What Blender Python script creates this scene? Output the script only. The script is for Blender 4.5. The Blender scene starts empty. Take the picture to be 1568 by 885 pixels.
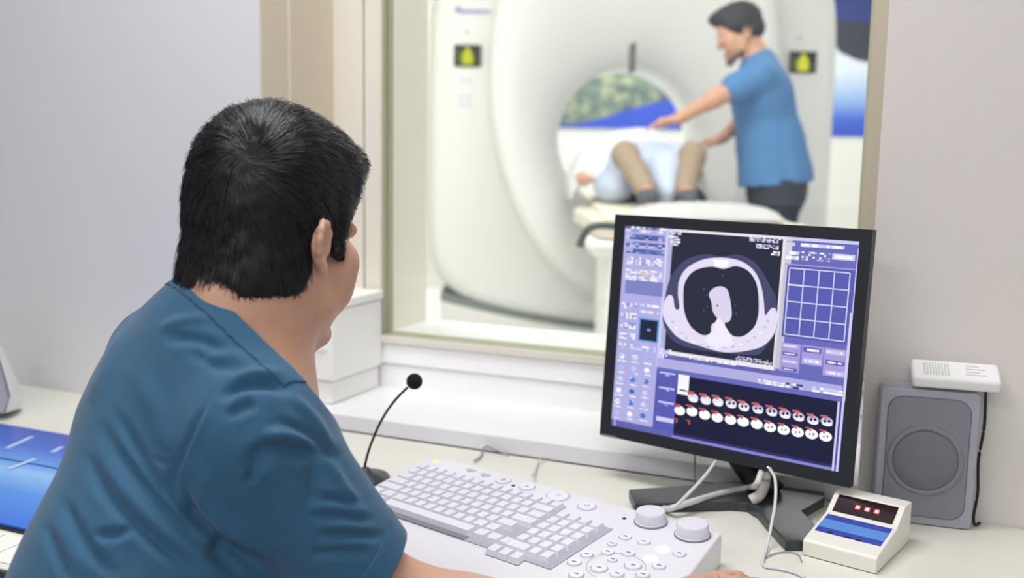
import bpy, bmesh, math, random
import numpy as np
from mathutils import Vector, Matrix
random.seed(7); RNG = np.random.default_rng(7)
SC = bpy.context.scene; COL = SC.collection

# ------------------------------------------------------------------ camera
FPX = 1500.0; PITCH = math.radians(7.5); ROLL = math.radians(1.0); YAW = math.radians(22.9); CAMH = 1.24
_f = np.array([-math.sin(YAW)*math.cos(PITCH), math.cos(YAW)*math.cos(PITCH), -math.sin(PITCH)])
_r = np.array([math.cos(YAW), math.sin(YAW), 0.0]); _u = np.cross(_r, _f)
IX = math.cos(ROLL)*_r + math.sin(ROLL)*_u; IY = -math.sin(ROLL)*_r + math.cos(ROLL)*_u
CAM = np.array([0.0, 0.0, CAMH])
def at(px, py, d): return CAM + (_f + IX*(px-784)/FPX - IY*(py-442.5)/FPX)*d
def ray(px, py): return _f + IX*(px-784)/FPX - IY*(py-442.5)/FPX
def hz(px, py, z): d = ray(px, py); return CAM + d*((z-CAMH)/d[2])
def hy(px, py, y): d = ray(px, py); return CAM + d*(y/d[1])
def project(P):
    d = P - CAM; D = d @ _f
    return 784 + FPX*(d @ IX)/D, 442.5 - FPX*(d @ IY)/D, D
cam = bpy.data.cameras.new('camera'); cam.sensor_width = 36; cam.lens = FPX/1568*36
cam.dof.use_dof = True; cam.dof.focus_distance = 1.21; cam.dof.aperture_fstop = 3.1
cam.clip_start = 0.05
co = bpy.data.objects.new('camera', cam); COL.objects.link(co)
m = Matrix((( IX[0], IY[0], -_f[0], CAM[0]), (IX[1], IY[1], -_f[1], CAM[1]), (IX[2], IY[2], -_f[2], CAM[2]), (0, 0, 0, 1)))
co.matrix_world = m; SC.camera = co

# ------------------------------------------------------------------ world, exposure, area lights
w = bpy.data.worlds.new('world'); SC.world = w; w.use_nodes = True
w.node_tree.nodes['Background'].inputs[0].default_value = (0.9, 0.95, 1, 1); w.node_tree.nodes['Background'].inputs[1].default_value = 0.3
SC.view_settings.view_transform = 'Standard'; SC.view_settings.look = 'None'
SC.view_settings.exposure = 0.0; SC.view_settings.gamma = 1.0; SC.view_settings.use_curve_mapping = False
def area(name, loc, sx, sy, power, col=(1, 1, 1), rz=0):
    l = bpy.data.lights.new(name, 'AREA'); l.shape = 'RECTANGLE'; l.size = sx; l.size_y = sy; l.energy = power; l.color = col
    o = bpy.data.objects.new(name, l); COL.objects.link(o); o.location = loc; o.rotation_euler = (0, 0, rz); return o
ROOM_LAMPS = [((-0.75, 1.05, 2.66), 1.2, 0.6, 23), ((0.6, -1.2, 2.66), 1.2, 0.6, 25), ((-1.3, -1.1, 2.66), 1.2, 0.6, 20)]  # last two: unseen fill lamps added behind the camera
SCAN_LAMPS = [((-2.1, 2.75, 2.96), 1.2, 1.0, 24), ((-0.6, 3.0, 2.96), 1.2, 1.2, 30), ((-2.2, 6.6, 2.96), 1.4, 1.2, 50), ((-0.2, 6.2, 2.96), 1.2, 1.2, 30)]
for p, a, b, e in ROOM_LAMPS: area('room_light', p, a, b, e, (1.0, 0.985, 0.97))
for p, a, b, e in SCAN_LAMPS: area('scan_room_light', p, a, b, e, (1.0, 1.0, 1.0))

# ------------------------------------------------------------------ helpers
def lin(h):
    if isinstance(h, str): c = [int(h[i:i+2], 16)/255 for i in (0, 2, 4)]
    else: c = [v/255 for v in h]
    return tuple(v/12.92 if v <= .04045 else ((v+.055)/1.055)**2.4 for v in c) + (1,)
MATS = {}
def mat(name, col, rough=.5, metal=0, noise=0, nscale=40, bump=0, bscale=200, emit=0, spec=.5, trans=0, sheen=0):
    if name in MATS: return MATS[name]
    M = bpy.data.materials.new(name); M.use_nodes = True; N = M.node_tree; B = N.nodes['Principled BSDF']
    c = lin(col); B.inputs['Base Color'].default_value = c; B.inputs['Roughness'].default_value = rough
    B.inputs['Metallic'].default_value = metal; B.inputs['Specular IOR Level'].default_value = spec
    if sheen: B.inputs['Sheen Weight'].default_value = sheen
    if emit: B.inputs['Emission Color'].default_value = c; B.inputs['Emission Strength'].default_value = emit
    tc = N.nodes.new('ShaderNodeTexCoord')
    if noise:
        n = N.nodes.new('ShaderNodeTexNoise'); n.inputs['Scale'].default_value = nscale; n.inputs['Detail'].default_value = 5
        N.links.new(tc.outputs['Object'], n.inputs['Vector'])
        mx = N.nodes.new('ShaderNodeMix'); mx.data_type = 'RGBA'
        mx.inputs[6].default_value = tuple(v*(1-noise) for v in c[:3])+(1,); mx.inputs[7].default_value = tuple(min(1, v*(1+noise)) for v in c[:3])+(1,)
        N.links.new(n.outputs['Fac'], mx.inputs[0]); N.links.new(mx.outputs[2], B.inputs['Base Color'])
    if bump:
        n2 = N.nodes.new('ShaderNodeTexNoise'); n2.inputs['Scale'].default_value = bscale; n2.inputs['Detail'].default_value = 4
        N.links.new(tc.outputs['Object'], n2.inputs['Vector'])
        bp = N.nodes.new('ShaderNodeBump'); bp.inputs['Strength'].default_value = bump; bp.inputs['Distance'].default_value = .002
        N.links.new(n2.outputs['Fac'], bp.inputs['Height']); N.links.new(bp.outputs['Normal'], B.inputs['Normal'])
    MATS[name] = M; return M
def glow(name, col, s=1.0):
    if name in MATS: return MATS[name]
    M = bpy.data.materials.new(name); M.use_nodes = True; N = M.node_tree; B = N.nodes['Principled BSDF']
    B.inputs['Base Color'].default_value = (.01, .01, .01, 1); B.inputs['Roughness'].default_value = .5
    B.inputs['Specular IOR Level'].default_value = .1
    B.inputs['Emission Color'].default_value = lin(col); B.inputs['Emission Strength'].default_value = s
    MATS[name] = M; return M
def tag(o, label=None, cat=None, group=None, kind=None):
    if label: o['label'] = label
    if cat: o['category'] = cat
    if group: o['group'] = group
    if kind: o['kind'] = kind
    return o
def empty(name, loc=(0, 0, 0), rz=0, parent=None):
    o = bpy.data.objects.new(name, None); COL.objects.link(o); o.location = loc; o.rotation_euler = (0, 0, rz); o.empty_display_size = .05
    if parent: o.parent = parent
    return o
def link(name, me, mats, parent=None, smooth=False):
    if not isinstance(mats, (list, tuple)): mats = [mats]
    for mm in mats: me.materials.append(mm)
    if smooth: me.polygons.foreach_set('use_smooth', [True]*len(me.polygons))
    o = bpy.data.objects.new(name, me); COL.objects.link(o)
    if parent is not None: o.parent = parent
    return o
def obj(name, bm, mats, parent=None, smooth=False, bevel=0, seg=2):
    bmesh.ops.recalc_face_normals(bm, faces=bm.faces)
    me = bpy.data.meshes.new(name); bm.to_mesh(me); bm.free()
    o = link(name, me, mats, parent, smooth)
    if bevel:
        b = o.modifiers.new('bevel', 'BEVEL'); b.width = bevel; b.segments = seg; b.limit_method = 'ANGLE'; b.angle_limit = .6
        b.harden_normals = False
        if not smooth:
            me.polygons.foreach_set('use_smooth', [True]*len(me.polygons))
            o.modifiers.new('wn', 'WEIGHTED_NORMAL')
    return o
def struct(o): o['kind'] = 'structure'; return o
def bx(bm, x0, x1, y0, y1, z0, z1, mi=0, M=None):
    vs = [bm.verts.new(M @ Vector(p) if M else p) for p in ((x0,y0,z0),(x1,y0,z0),(x1,y1,z0),(x0,y1,z0),(x0,y0,z1),(x1,y0,z1),(x1,y1,z1),(x0,y1,z1))]
    for q in ((0,3,2,1),(4,5,6,7),(0,1,5,4),(1,2,6,5),(2,3,7,6),(3,0,4,7)):
        f = bm.faces.new([vs[i] for i in q]); f.material_index = mi
    return bm
def BX(*a, **k): return bx(bmesh.new(), *a, **k)
def prism(bm, pts, z0, z1, mi=0, fn=None):
    """pts: 2-D outline; extruded z0..z1; fn maps (a,b,c)->point"""
    fn = fn or (lambda a, b, c: (a, b, c))
    lo = [bm.verts.new(fn(x, y, z0)) for x, y in pts]; hi = [bm.verts.new(fn(x, y, z1)) for x, y in pts]
    n = len(pts)
    bm.faces.new(lo[::-1]).material_index = mi; bm.faces.new(hi).material_index = mi
    for i in range(n): bm.faces.new((lo[i], lo[(i+1) % n], hi[(i+1) % n], hi[i])).material_index = mi
    return bm
def lathe(bm, prof, c=(0, 0, 0), n=32, M=None):
    rings = []
    for r, z in prof:
        rings.append([bm.verts.new((M @ Vector((r*math.cos(2*math.pi*i/n), r*math.sin(2*math.pi*i/n), z)) if M else Vector((r*math.cos(2*math.pi*i/n), r*math.sin(2*math.pi*i/n), z))) + Vector(c)) for i in range(n)])
    for a, b in zip(rings, rings[1:]):
        for i in range(n): bm.faces.new((a[i], a[(i+1) % n], b[(i+1) % n], b[i]))
    bm.faces.new(rings[0][::-1]); bm.faces.new(rings[-1])
    return bm
def catmull(pts, n=8):
    P = [Vector(p) for p in pts]; P = [P[0]*2-P[1]] + P + [P[-1]*2-P[-2]]; out = []
    for i in range(1, len(P)-2):
        for k in range(n):
            t = k/n; a, b, c, d = P[i-1:i+3]
            out.append(.5*((2*b) + (c-a)*t + (2*a-5*b+4*c-d)*t*t + (3*b-a-3*c+d)*t**3))
    out.append(P[-2]); return out
def tube(bm, pts, r, n=10, sub=8, r1=None):
    Q = catmull(pts, sub) if sub else [Vector(p) for p in pts]
    r1 = r if r1 is None else r1; up = Vector((0, 0, 1)); rings = []
    for i, p in enumerate(Q):
        t = (Q[min(i+1, len(Q)-1)] - Q[max(i-1, 0)]).normalized()
        a = t.cross(up)
        if a.length < .1: a = t.cross(Vector((1, 0, 0)))
        a.normalize(); b = t.cross(a); up = b.cross(t) if False else up
        rr = r + (r1-r)*i/(len(Q)-1)
        rings.append([bm.verts.new(p + a*rr*math.cos(2*math.pi*k/n) + b*rr*math.sin(2*math.pi*k/n)) for k in range(n)])
    for a, b in zip(rings, rings[1:]):
        for k in range(n): bm.faces.new((a[k], a[(k+1) % n], b[(k+1) % n], b[k]))
    bm.faces.new(rings[0][::-1]); bm.faces.new(rings[-1]); return bm

# ------------------------------------------------------------------ signed-distance sculpting -> mesh (surface nets)
class Field:
    def __init__(s, xs, ys, zs):
        s.x, s.y, s.z = [np.asarray(a, np.float32) for a in (xs, ys, zs)]
        s.F = np.full((len(xs), len(ys), len(zs)), .5, np.float32)
    def sub(s, lo, hi):
        sl = []
        for a, l, h in zip((s.x, s.y, s.z), lo, hi):
            i = max(0, int(np.searchsorted(a, l))-1); j = min(len(a), int(np.searchsorted(a, h))+1)
            if j <= i: return None, None
            sl.append(slice(i, j))
        P = np.stack(np.meshgrid(s.x[sl[0]], s.y[sl[1]], s.z[sl[2]], indexing='ij'), -1)
        return tuple(sl), P
    def put(s, fn, lo, hi, k=.02, cut=False):
        pad = .02 + k
        sl, P = s.sub(np.array(lo)-pad, np.array(hi)+pad)
        if sl is None or P.size == 0: return
        d = fn(P); a = s.F[sl]
        if cut: a, d = -a, d
        h = np.clip(.5+.5*(a-d)/k, 0, 1); r = a*(1-h)+d*h - k*h*(1-h)
        s.F[sl] = -r if cut else r
    def cap(s, a, b, r1, r2=None, k=.02, cut=False, sc=None):
        a = np.asarray(a, float); b = np.asarray(b, float); r2 = r1 if r2 is None else r2; ab = b-a; L = max(ab @ ab, 1e-9)
        def fn(P):
            q = P-a; t = np.clip((q @ ab)/L, 0, 1)
            return np.linalg.norm(q - t[..., None]*ab, axis=-1) - (r1+(r2-r1)*t)
        R = max(r1, r2); s.put(fn, np.minimum(a, b)-R, np.maximum(a, b)+R, k, cut)
    def ell(s, c, r, R=None, k=.02, cut=False):
        c = np.asarray(c, float); r = np.asarray(r, float); R = np.eye(3) if R is None else R   # columns = local axes
        def fn(P):
            q = ((P-c) @ R); k0 = np.linalg.norm(q/r, axis=-1); k1 = np.linalg.norm(q/(r*r), axis=-1)
            return k0*(k0-1)/np.maximum(k1, 1e-6)
        e = np.abs(R) @ r; s.put(fn, c-e, c+e, k, cut)
    def half(s, p, n, lo, hi, k=.004):            # remove the side n points to, inside a box
        p = np.asarray(p, float); n = np.asarray(n, float)/np.linalg.norm(n)
        sl, P = s.sub(lo, hi)
        if sl is None: return
        d = (P-p) @ n; s.F[sl] = np.maximum(s.F[sl], d)
    def mesh(s, smooth=2):
        F = s.F; ins = F < 0
        nx, ny, nz = F.shape
        acc = np.zeros((nx-1, ny-1, nz-1, 3), np.float32); cnt = np.zeros((nx-1, ny-1, nz-1), np.int16)
        X = [s.x, s.y, s.z]; quads = []
        for ax in range(3):
            sa = [slice(None)]*3; sb = [slice(None)]*3; sa[ax] = slice(0, -1); sb[ax] = slice(1, None)
            A = F[tuple(sa)]; B = F[tuple(sb)]
            I = np.argwhere(ins[tuple(sa)] != ins[tuple(sb)])
            if not len(I): continue
            va = A[tuple(I.T)]; vb = B[tuple(I.T)]; t = va/(va-vb)
            P = np.stack([X[d][I[:, d]] for d in range(3)], -1)
            P[:, ax] = X[ax][I[:, ax]]*(1-t) + X[ax][I[:, ax]+1]*t
            o1, o2 = [d for d in range(3) if d != ax]
            ok = (I[:, o1] > 0) & (I[:, o2] > 0) & (I[:, o1] < F.shape[o1]-1) & (I[:, o2] < F.shape[o2]-1)
            I = I[ok]; P = P[ok]; va = va[ok]
            cells = []
            for (p, q) in ((-1, -1), (0, -1), (0, 0), (-1, 0)):
                J = I.copy(); J[:, o1] += p; J[:, o2] += q; cells.append(J)
                np.add.at(acc, tuple(J.T), P); np.add.at(cnt, tuple(J.T), 1)
            flip = (va < 0) ^ (ax == 1)
            idx = np.stack([np.ravel_multi_index(tuple(J.T), cnt.shape) for J in cells], -1)
            idx[~flip] = idx[~flip][:, ::-1]; quads.append(idx)
        Q = np.concatenate(quads); used, inv = np.unique(Q, return_inverse=True); Q = inv.reshape(Q.shape)
        V = (acc.reshape(-1, 3)[used] / cnt.reshape(-1)[used][:, None]).astype(float)
        for _ in range(smooth): V = relax(V, Q)
        return V, Q
def relax(V, Q, f=.5):
    S = np.zeros_like(V); n = np.zeros(len(V))
    for a, b in ((0, 1), (1, 2), (2, 3), (3, 0)):
        np.add.at(S, Q[:, a], V[Q[:, b]]); np.add.at(n, Q[:, a], 1); np.add.at(S, Q[:, b], V[Q[:, a]]); np.add.at(n, Q[:, b], 1)
    return V*(1-f) + f*S/np.maximum(n, 1)[:, None]
def normals(V, Q):
    fn = np.cross(V[Q[:, 2]]-V[Q[:, 0]], V[Q[:, 3]]-V[Q[:, 1]]); N = np.zeros_like(V)
    for k in range(4): np.add.at(N, Q[:, k], fn)
    return N/np.maximum(np.linalg.norm(N, axis=1), 1e-12)[:, None]
def to_mesh(name, V, Q):
    me = bpy.data.meshes.new(name); me.from_pydata(V.tolist(), [], Q.tolist()); me.update(); return me
def grid(lo, hi, st, fine=None, fst=None):
    """rectilinear coordinates, finer between fine[0] and fine[1]"""
    if fine is None: return np.arange(lo, hi+st, st)
    out = [];  x = lo
    while x < hi:
        out.append(x); x += fst if fine[0]-st < x < fine[1] else st
    return np.array(out)
def frame_axes(heading, pitch=0, roll=0):
    """columns: right, forward, up; heading in degrees clockwise from +Y, pitch>0 looks down, roll>0 tips to the right"""
    h = math.radians(heading); F0 = np.array([math.sin(h), math.cos(h), 0.]); R0 = np.array([math.cos(h), -math.sin(h), 0.]); U0 = np.array([0, 0, 1.])
    p = math.radians(pitch); F1 = F0*math.cos(p) - U0*math.sin(p); U1 = U0*math.cos(p) + F0*math.sin(p)
    r = math.radians(roll); R2 = R0*math.cos(r) - U1*math.sin(r); U2 = U1*math.cos(r) + R0*math.sin(r)
    return np.stack([R2, F1, U2], 1)
# ------------------------------------------------------------------ setting: rooms
WALL = mat('wall_paint', (222, 222, 226), .7, noise=.015, nscale=3, bump=.15, bscale=300)
WALLR = mat('wall_paint_warm', (219, 214, 212), .7, noise=.015, nscale=3, bump=.15, bscale=300)
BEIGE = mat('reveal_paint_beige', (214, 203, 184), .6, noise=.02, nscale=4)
CREAM = mat('jamb_paint_cream', (252, 248, 236), .6, noise=.01, nscale=4)
WHITE = mat('white_paint', (240, 240, 240), .45, noise=.01, nscale=5)
FRAME = mat('frame_paint', (226, 222, 213), .4, noise=.01, nscale=6)
CEIL = mat('ceiling_paint', (235, 235, 232), .8, noise=.02, nscale=8)
FLOORM = mat('floor_vinyl', (150, 152, 155), .4, noise=.06, nscale=25)
FLOORS = mat('scan_floor_vinyl', (240, 241, 240), .3, noise=.03, nscale=12)
GASKET = mat('gasket_olive', (186, 186, 156), .5, noise=.05, nscale=30)
Y0 = 1.557; YG = 1.807; Y1 = 2.0; XL = -1.185; XR = -0.072; GL = -1.061; GR = -0.110; GZ = .864; HT = 2.10
struct(obj('floor', BX(-4.2, 1.8, -2.6, Y0+.2, -.1, 0), FLOORM))
struct(obj('ceiling', BX(-4.2, 1.8, -2.6, Y0+.2, 2.7, 2.8), CEIL))
struct(obj('wall_left', BX(-4.3, -4.2, -2.6, Y0, 0, 2.7), WALL))
struct(obj('wall_right', BX(1.8, 1.9, -2.6, Y0, 0, 2.7), WALLR))
struct(obj('wall_back', BX(-4.3, 1.9, -2.7, -2.6, 0, 2.7), WALL))
def lined(name, parts, mats): 
    bm = bmesh.new()
    for p in parts: bx(bm, *p[:6], mi=p[6])
    return struct(obj(name, bm, mats))
lined('wall_front', [(-4.2, XL, Y0, Y0+.22, 0, 2.7, 0), (XL-.3, XL, Y0+.22, YG+.03, 0, 2.7, 0)], [WALL])
struct(obj('wall_front_right', BX(XR, 1.8, Y0, YG+.03, 0, 2.7), WALLR))
struct(obj('wall_front_lower', BX(XL, XR, Y0+.02, YG+.01, 0, .72), WHITE))
struct(obj('wall_front_upper', BX(XL, XR, Y0, YG+.03, HT, 2.7), WALL))
# beige lining of the left reveal, two shallow steps in it
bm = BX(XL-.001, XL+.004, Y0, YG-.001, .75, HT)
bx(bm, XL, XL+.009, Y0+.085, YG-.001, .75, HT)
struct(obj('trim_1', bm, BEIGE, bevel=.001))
# scan room side masonry around the glass
lined('wall_scan_side', [(-5.5, GL, YG+.04, Y1, 0, 3.0, 0), (GR+.05, 3.0, YG+.04, Y1, 0, 3.0, 0), (GL, GR+.05, YG+.04, Y1, 0, GZ, 0), (GL, GR+.05, YG+.04, Y1, HT, 3.0, 0)], [CREAM])
struct(obj('trim_2', BX(GL, GR+.05, YG+.035, Y1+.02, GZ-.02, GZ+.002), WHITE))
# sill board over the desk and the low upstand behind it
SILLF = mat('sill_edge_grey', (232, 232, 240), .35, noise=.01, nscale=9)
SILLW = mat('sill_white', (244, 244, 247), .35, noise=.01, nscale=9)
bm = BX(XL, XR, Y0+.001, YG, .722, .7495, mi=0); bx(bm, XL, XR, Y0+.003, YG, .7495, .7505, mi=1)
struct(obj('trim_3', bm, [SILLF, SILLW]))
bm = BX(XL, XR, YG-.004, YG+.03, .75, .800); bx(bm, XL, XR, YG-.009, YG+.03, .803, .845)
bx(bm, XL, XR, YG-.002, YG+.03, .80, .803)
struct(obj('trim_4', bm, mat('upstand_white', (252, 252, 254), .45, noise=.01, nscale=6), bevel=.0015))
# observation window: frame and pane
bm = bmesh.new()
bx(bm, XL, GL-.045, YG-.012, YG+.04, .845, HT); bx(bm, GL-.043, GL-.004, YG-.006, YG+.04, .845, HT)
bx(bm, XL, XR+.02, YG-.016, YG+.04, .847, GZ-.001); bx(bm, XL, XR+.02, YG-.01, YG+.04, HT-.05, HT)
win = struct(obj('window_1', bm, FRAME, bevel=.0015))
obj('side_stile', BX(GR+.004, XR+.02, YG-.012, YG+.04, .845, HT), mat('stile_shaded', (196, 188, 168), .45, noise=.01, nscale=6), win, bevel=.0015)  # right stile: recess shade put into a darker frame colour
bm = BX(GL-.004, GL+.0005, YG-.004, YG+.036, GZ-.001, HT-.05); bx(bm, GR-.0015, GR+.004, YG-.004, YG+.036, GZ-.001, HT-.05)
bx(bm, GL, GR, YG-.008, YG+.036, GZ-.003, GZ+.0005)
obj('gasket', bm, GASKET, win)
GM = bpy.data.materials.new('window_glass'); GM.use_nodes = True; nt = GM.node_tree
nt.nodes.remove(nt.nodes['Principled BSDF']); tr = nt.nodes.new('ShaderNodeBsdfTransparent'); gl = nt.nodes.new('ShaderNodeBsdfGlossy')
tr.inputs[0].default_value = (.965, .975, .96, 1); gl.inputs['Roughness'].default_value = .02
fr = nt.nodes.new('ShaderNodeFresnel'); fr.inputs[0].default_value = 1.45; mx = nt.nodes.new('ShaderNodeMixShader')
nt.links.new(fr.outputs[0], mx.inputs[0]); nt.links.new(tr.outputs[0], mx.inputs[1]); nt.links.new(gl.outputs[0], mx.inputs[2])
nt.links.new(mx.outputs[0], nt.nodes['Material Output'].inputs[0])
obj('pane', BX(GL, GR, YG+.012, YG+.018, GZ, HT-.05), GM, win)
# scan room shell (its floor lies a little higher)
ZF = .25
struct(obj('floor_scan_room', BX(-5.5, 3.0, Y1, 9.6, ZF-.1, ZF), FLOORS))
struct(obj('ceiling_scan_room', BX(-5.5, 3.0, Y1, 9.6, 3.0, 3.1), CEIL))
struct(obj('wall_scan_left', BX(-5.6, -5.5, Y1, 9.6, ZF, 3.0), CREAM))
struct(obj('wall_scan_right', BX(3.0, 3.1, Y1, 9.6, ZF, 3.0), WHITE))
bc = at(1000, 300, 7.5)
bm = BX(-5, 5, 0, .1, 0, 2.9)
bw = struct(obj('wall_scan_back', bm, mat('back_wall_paint', (232, 232, 226), .6, noise=.01, nscale=3))); bw.location = (bc[0], bc[1], ZF); bw.rotation_euler = (0, 0, YAW)
# ceiling lamps
def ceiling_lamp(p, a, b, z, label):
    t = empty('ceiling_light', (p[0], p[1], z)); tag(t, label, 'ceiling light', 'ceiling light panels')
    bm = bmesh.new()
    bx(bm, -a/2-.03, a/2+.03, -b/2-.03, -b/2, -.03, 0); bx(bm, -a/2-.03, a/2+.03, b/2, b/2+.03, -.03, 0)
    bx(bm, -a/2-.03, -a/2, -b/2, b/2, -.03, 0); bx(bm, a/2, a/2+.03, -b/2, b/2, -.03, 0)
    obj('lamp_frame', bm, FRAME, t); obj('diffuser', BX(-a/2, a/2, -b/2, b/2, -.018, -.004), glow('lamp_glow', (255, 252, 246), 2.0), t)
for (p, a, b, e), l in zip(ROOM_LAMPS, ['flat ceiling light panel over the desk by the window', 'unseen ceiling fill light panel added behind the right end of the desk', 'unseen ceiling fill light panel added behind the left end of the desk']): ceiling_lamp(p, a, b, 2.7, l)
for (p, a, b, e), l in zip(SCAN_LAMPS, ['square ceiling light panel over the left front of the scanner', 'square ceiling light panel over the technician beside the scanner', 'square ceiling light panel behind the scanner, left one', 'square ceiling light panel behind the scanner, right one']): ceiling_lamp(p, a, b, 3.0, l)

# ------------------------------------------------------------------ desk
DZ = .72
DESK = mat('desk_laminate', (226, 226, 216), .35, noise=.012, nscale=7)
t = empty('control_desk', (-.6, 1.2, 0)); tag(t, 'long cream laminate desk running along the wall under the window', 'desk')
def dpt(bm): bmesh.ops.translate(bm, verts=bm.verts, vec=(.6, -1.2, 0)); return bm
obj('desktop', dpt(BX(-2.6, .9, .835, Y0-.0005, DZ-.03, DZ)), DESK, t, bevel=.002)
obj('edge_strip', dpt(BX(-2.6, .9, .829, .8349, DZ-.03, DZ-.002)), mat('dark_edge', (60, 62, 66), .5), t)
for x in (-2.58, -1.35, .0, .86): obj('panel_leg', dpt(BX(x, x+.03, .90, Y0-.03, 0, DZ-.03)), DESK, t)

# ------------------------------------------------------------------ trunking box on the sill
TR = mat('trunking_plastic', (250, 250, 248), .4, noise=.01, nscale=9)
t = empty('cable_trunking', (-1.12, 1.70, .75)); tag(t, 'white boxy cable trunking standing at the left end of the window sill', 'cable trunking')
def tb(*a): b = BX(*a); bmesh.ops.translate(b, verts=b.verts, vec=(1.12, -1.70, -.75)); return b
obj('lower_duct', tb(XL+.01, -1.066, 1.615, YG-.012, .7508, .796), TR, t, bevel=.003)
obj('upper_duct', tb(XL+.01, -1.058, 1.607, YG-.012, .799, .942), TR, t, bevel=.004)
obj('lid', tb(XL+.01, -1.054, 1.600, YG-.012, .943, .962), mat('lid_white', (252, 252, 252), .35), t, bevel=.004)
obj('end_cap', tb(XL+.014, -1.072, 1.603, 1.607, .862, .938), mat('lid_white', (252, 252, 252), .35), t, bevel=.001)

# ------------------------------------------------------------------ monitor
MB = mat('monitor_bezel', (30, 34, 42), .4, noise=.05, nscale=60)
MS = mat('monitor_side', (58, 60, 62), .35, noise=.05, nscale=60)
MW, MH = .41, .364
mc = Vector((-.272, 1.473, .973)); yaw, tilt, mroll = -.231, .069, -.006
rx = Vector((math.cos(yaw), math.sin(yaw), 0)); nf = Vector((math.sin(yaw), -math.cos(yaw), 0)); uz = Vector((0, 0, 1))*math.cos(tilt) - nf*math.sin(tilt)
rx2 = rx*math.cos(mroll) + uz*math.sin(mroll); uz2 = -rx*math.sin(mroll) + uz*math.cos(mroll); nf2 = rx2.cross(uz2)
mon = empty('flat_monitor', mc); mon.matrix_world = Matrix(((rx2.x, -nf2.x, uz2.x, mc.x), (rx2.y, -nf2.y, uz2.y, mc.y), (rx2.z, -nf2.z, uz2.z, mc.z), (0, 0, 0, 1)))
tag(mon, 'black framed flat monitor showing a chest scan, standing on the desk', 'monitor')
def mp(px, py):            # photo point on the screen plane -> local x, z
    d = Vector(ray(px, py)); c = Vector(CAM); t_ = (mc - c).dot(nf2)/d.dot(nf2); q = c + d*t_ - mc
    return q.dot(rx2), q.dot(uz2)
S0 = mp(957, 344); S1 = mp(1316, 372); S2 = mp(1284, 722); S3 = mp(934, 652)
sx0 = (S0[0]+S3[0])/2; sx1 = (S1[0]+S2[0])/2; sz1 = (S0[1]+S1[1])/2; sz0 = (S2[1]+S3[1])/2
bm = bmesh.new()    # local y: + is away from the viewer
bx(bm, -MW/2, sx0, 0, .018, -MH/2, MH/2); bx(bm, sx1, MW/2, 0, .018, -MH/2, MH/2)
bx(bm, sx0, sx1, 0, .018, sz1, MH/2); bx(bm, sx0, sx1, 0, .018, -MH/2, sz0)
obj('bezel', bm, MB, mon)
bm = bmesh.new()
A = [(-MW/2+.004, -MH/2+.004), (MW/2-.004, -MH/2+.004), (MW/2-.004, MH/2-.004), (-MW/2+.004, MH/2-.004)]
prof = [(1, .0185), (1, .032), (.9, .045), (.62, .055), (.6, .058)]
R = [[bm.verts.new((x*s, y, z*s)) for x, z in A] for s, y in prof]
for a, b in zip(R, R[1:]):
    for i in range(4): bm.faces.new((a[i], a[(i+1) % 4], b[(i+1) % 4], b[i]))
bm.faces.new(R[0]); bm.faces.new(R[-1])
obj('back_housing', bm, MS, mon, bevel=.004)
# stand
st = bmesh.new()
bp = [hz(*p, .735) for p in [(963, 749), (1045, 743), (1130, 736), (1165, 740), (1200, 745), (1262, 753), (1263, 762), (1228, 782), (1254, 808), (1238, 828), (1203, 828), (1177, 800), (1160, 780), (1144, 770), (1120, 768), (1052, 770), (972, 771)]]
Mi = mon.matrix_world.inverted()
prism(st, [(p[0], p[1]) for p in bp], DZ+.0005, .735, fn=lambda a, b, c: Mi @ Vector((a, b, c)))
obj('stand_base', st, mat('stand_black', (52, 56, 62), .35, noise=.05, nscale=50), mon, bevel=.002)
bm = bmesh.new(); c0 = hz(1178, 762, .735)
ax = mc - nf2*.055
tube(bm, [Mi @ Vector((c0[0], c0[1]+.02, .735)), Mi @ Vector((ax.x+.005, ax.y+.005, .80)), Mi @ Vector((ax.x, ax.y, .93))], .024, n=16, sub=4)
obj('stand_neck', bm, mat('neck_black', (20, 22, 26), .4), mon, smooth=True)
q = mp(1176, 715)
bm = lathe(bmesh.new(), [(.0012, 0), (.0012, .0006)], n=12, M=Matrix.Translation((q[0], -.0002, q[1])) @ Matrix.Rotation(math.radians(90), 4, 'X'))
obj('power_light', bm, glow('power_glow', (200, 225, 255), 2.2), mon)
# small maker's lettering, bottom left of the bezel (illegible in the photo: a row of small grey strokes)
bm = bmesh.new(); a = mp(921, 665); b = mp(944, 671); x = a[0]
while x < b[0]:
    wd = random.choice([.0012, .0018, .0024]); bx(bm, x, x+wd, -.0004, 0, a[1]-.0022, a[1]+.0014); x += wd+.0006
obj('lettering', bm, mat('lettering_grey', (150, 152, 158), .5), mon)
# screen picture
COLS = {}
SB = [bmesh.new()]; SM = []
LAY = [0.0]
def sm(c):
    if c not in COLS: COLS[c] = len(SM); SM.append(glow('screen_%s' % c, c, 1.0))
    return COLS[c]
def sy(layer): return .0028 - .00012*layer
def srect_l(x0, z0, x1, z1, c, layer):
    bm = SB[0]; y = sy(layer); vs = [bm.verts.new(p) for p in ((x0, y, z0), (x1, y, z0), (x1, y, z1), (x0, y, z1))]
    bm.faces.new(vs).material_index = sm(c)
def srect(p0, p1, c, layer):
    a = mp(*p0); b = mp(*p1); srect_l(min(a[0], b[0]), min(a[1], b[1]), max(a[0], b[0]), max(a[1], b[1]), c, layer)
def spoly(pts, c, layer, local=False):
    bm = SB[0]; y = sy(layer); P = pts if local else [mp(*p) for p in pts]
    f = bm.faces.new([bm.verts.new((p[0], y, p[1])) for p in P]); f.material_index = sm(c)
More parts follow.
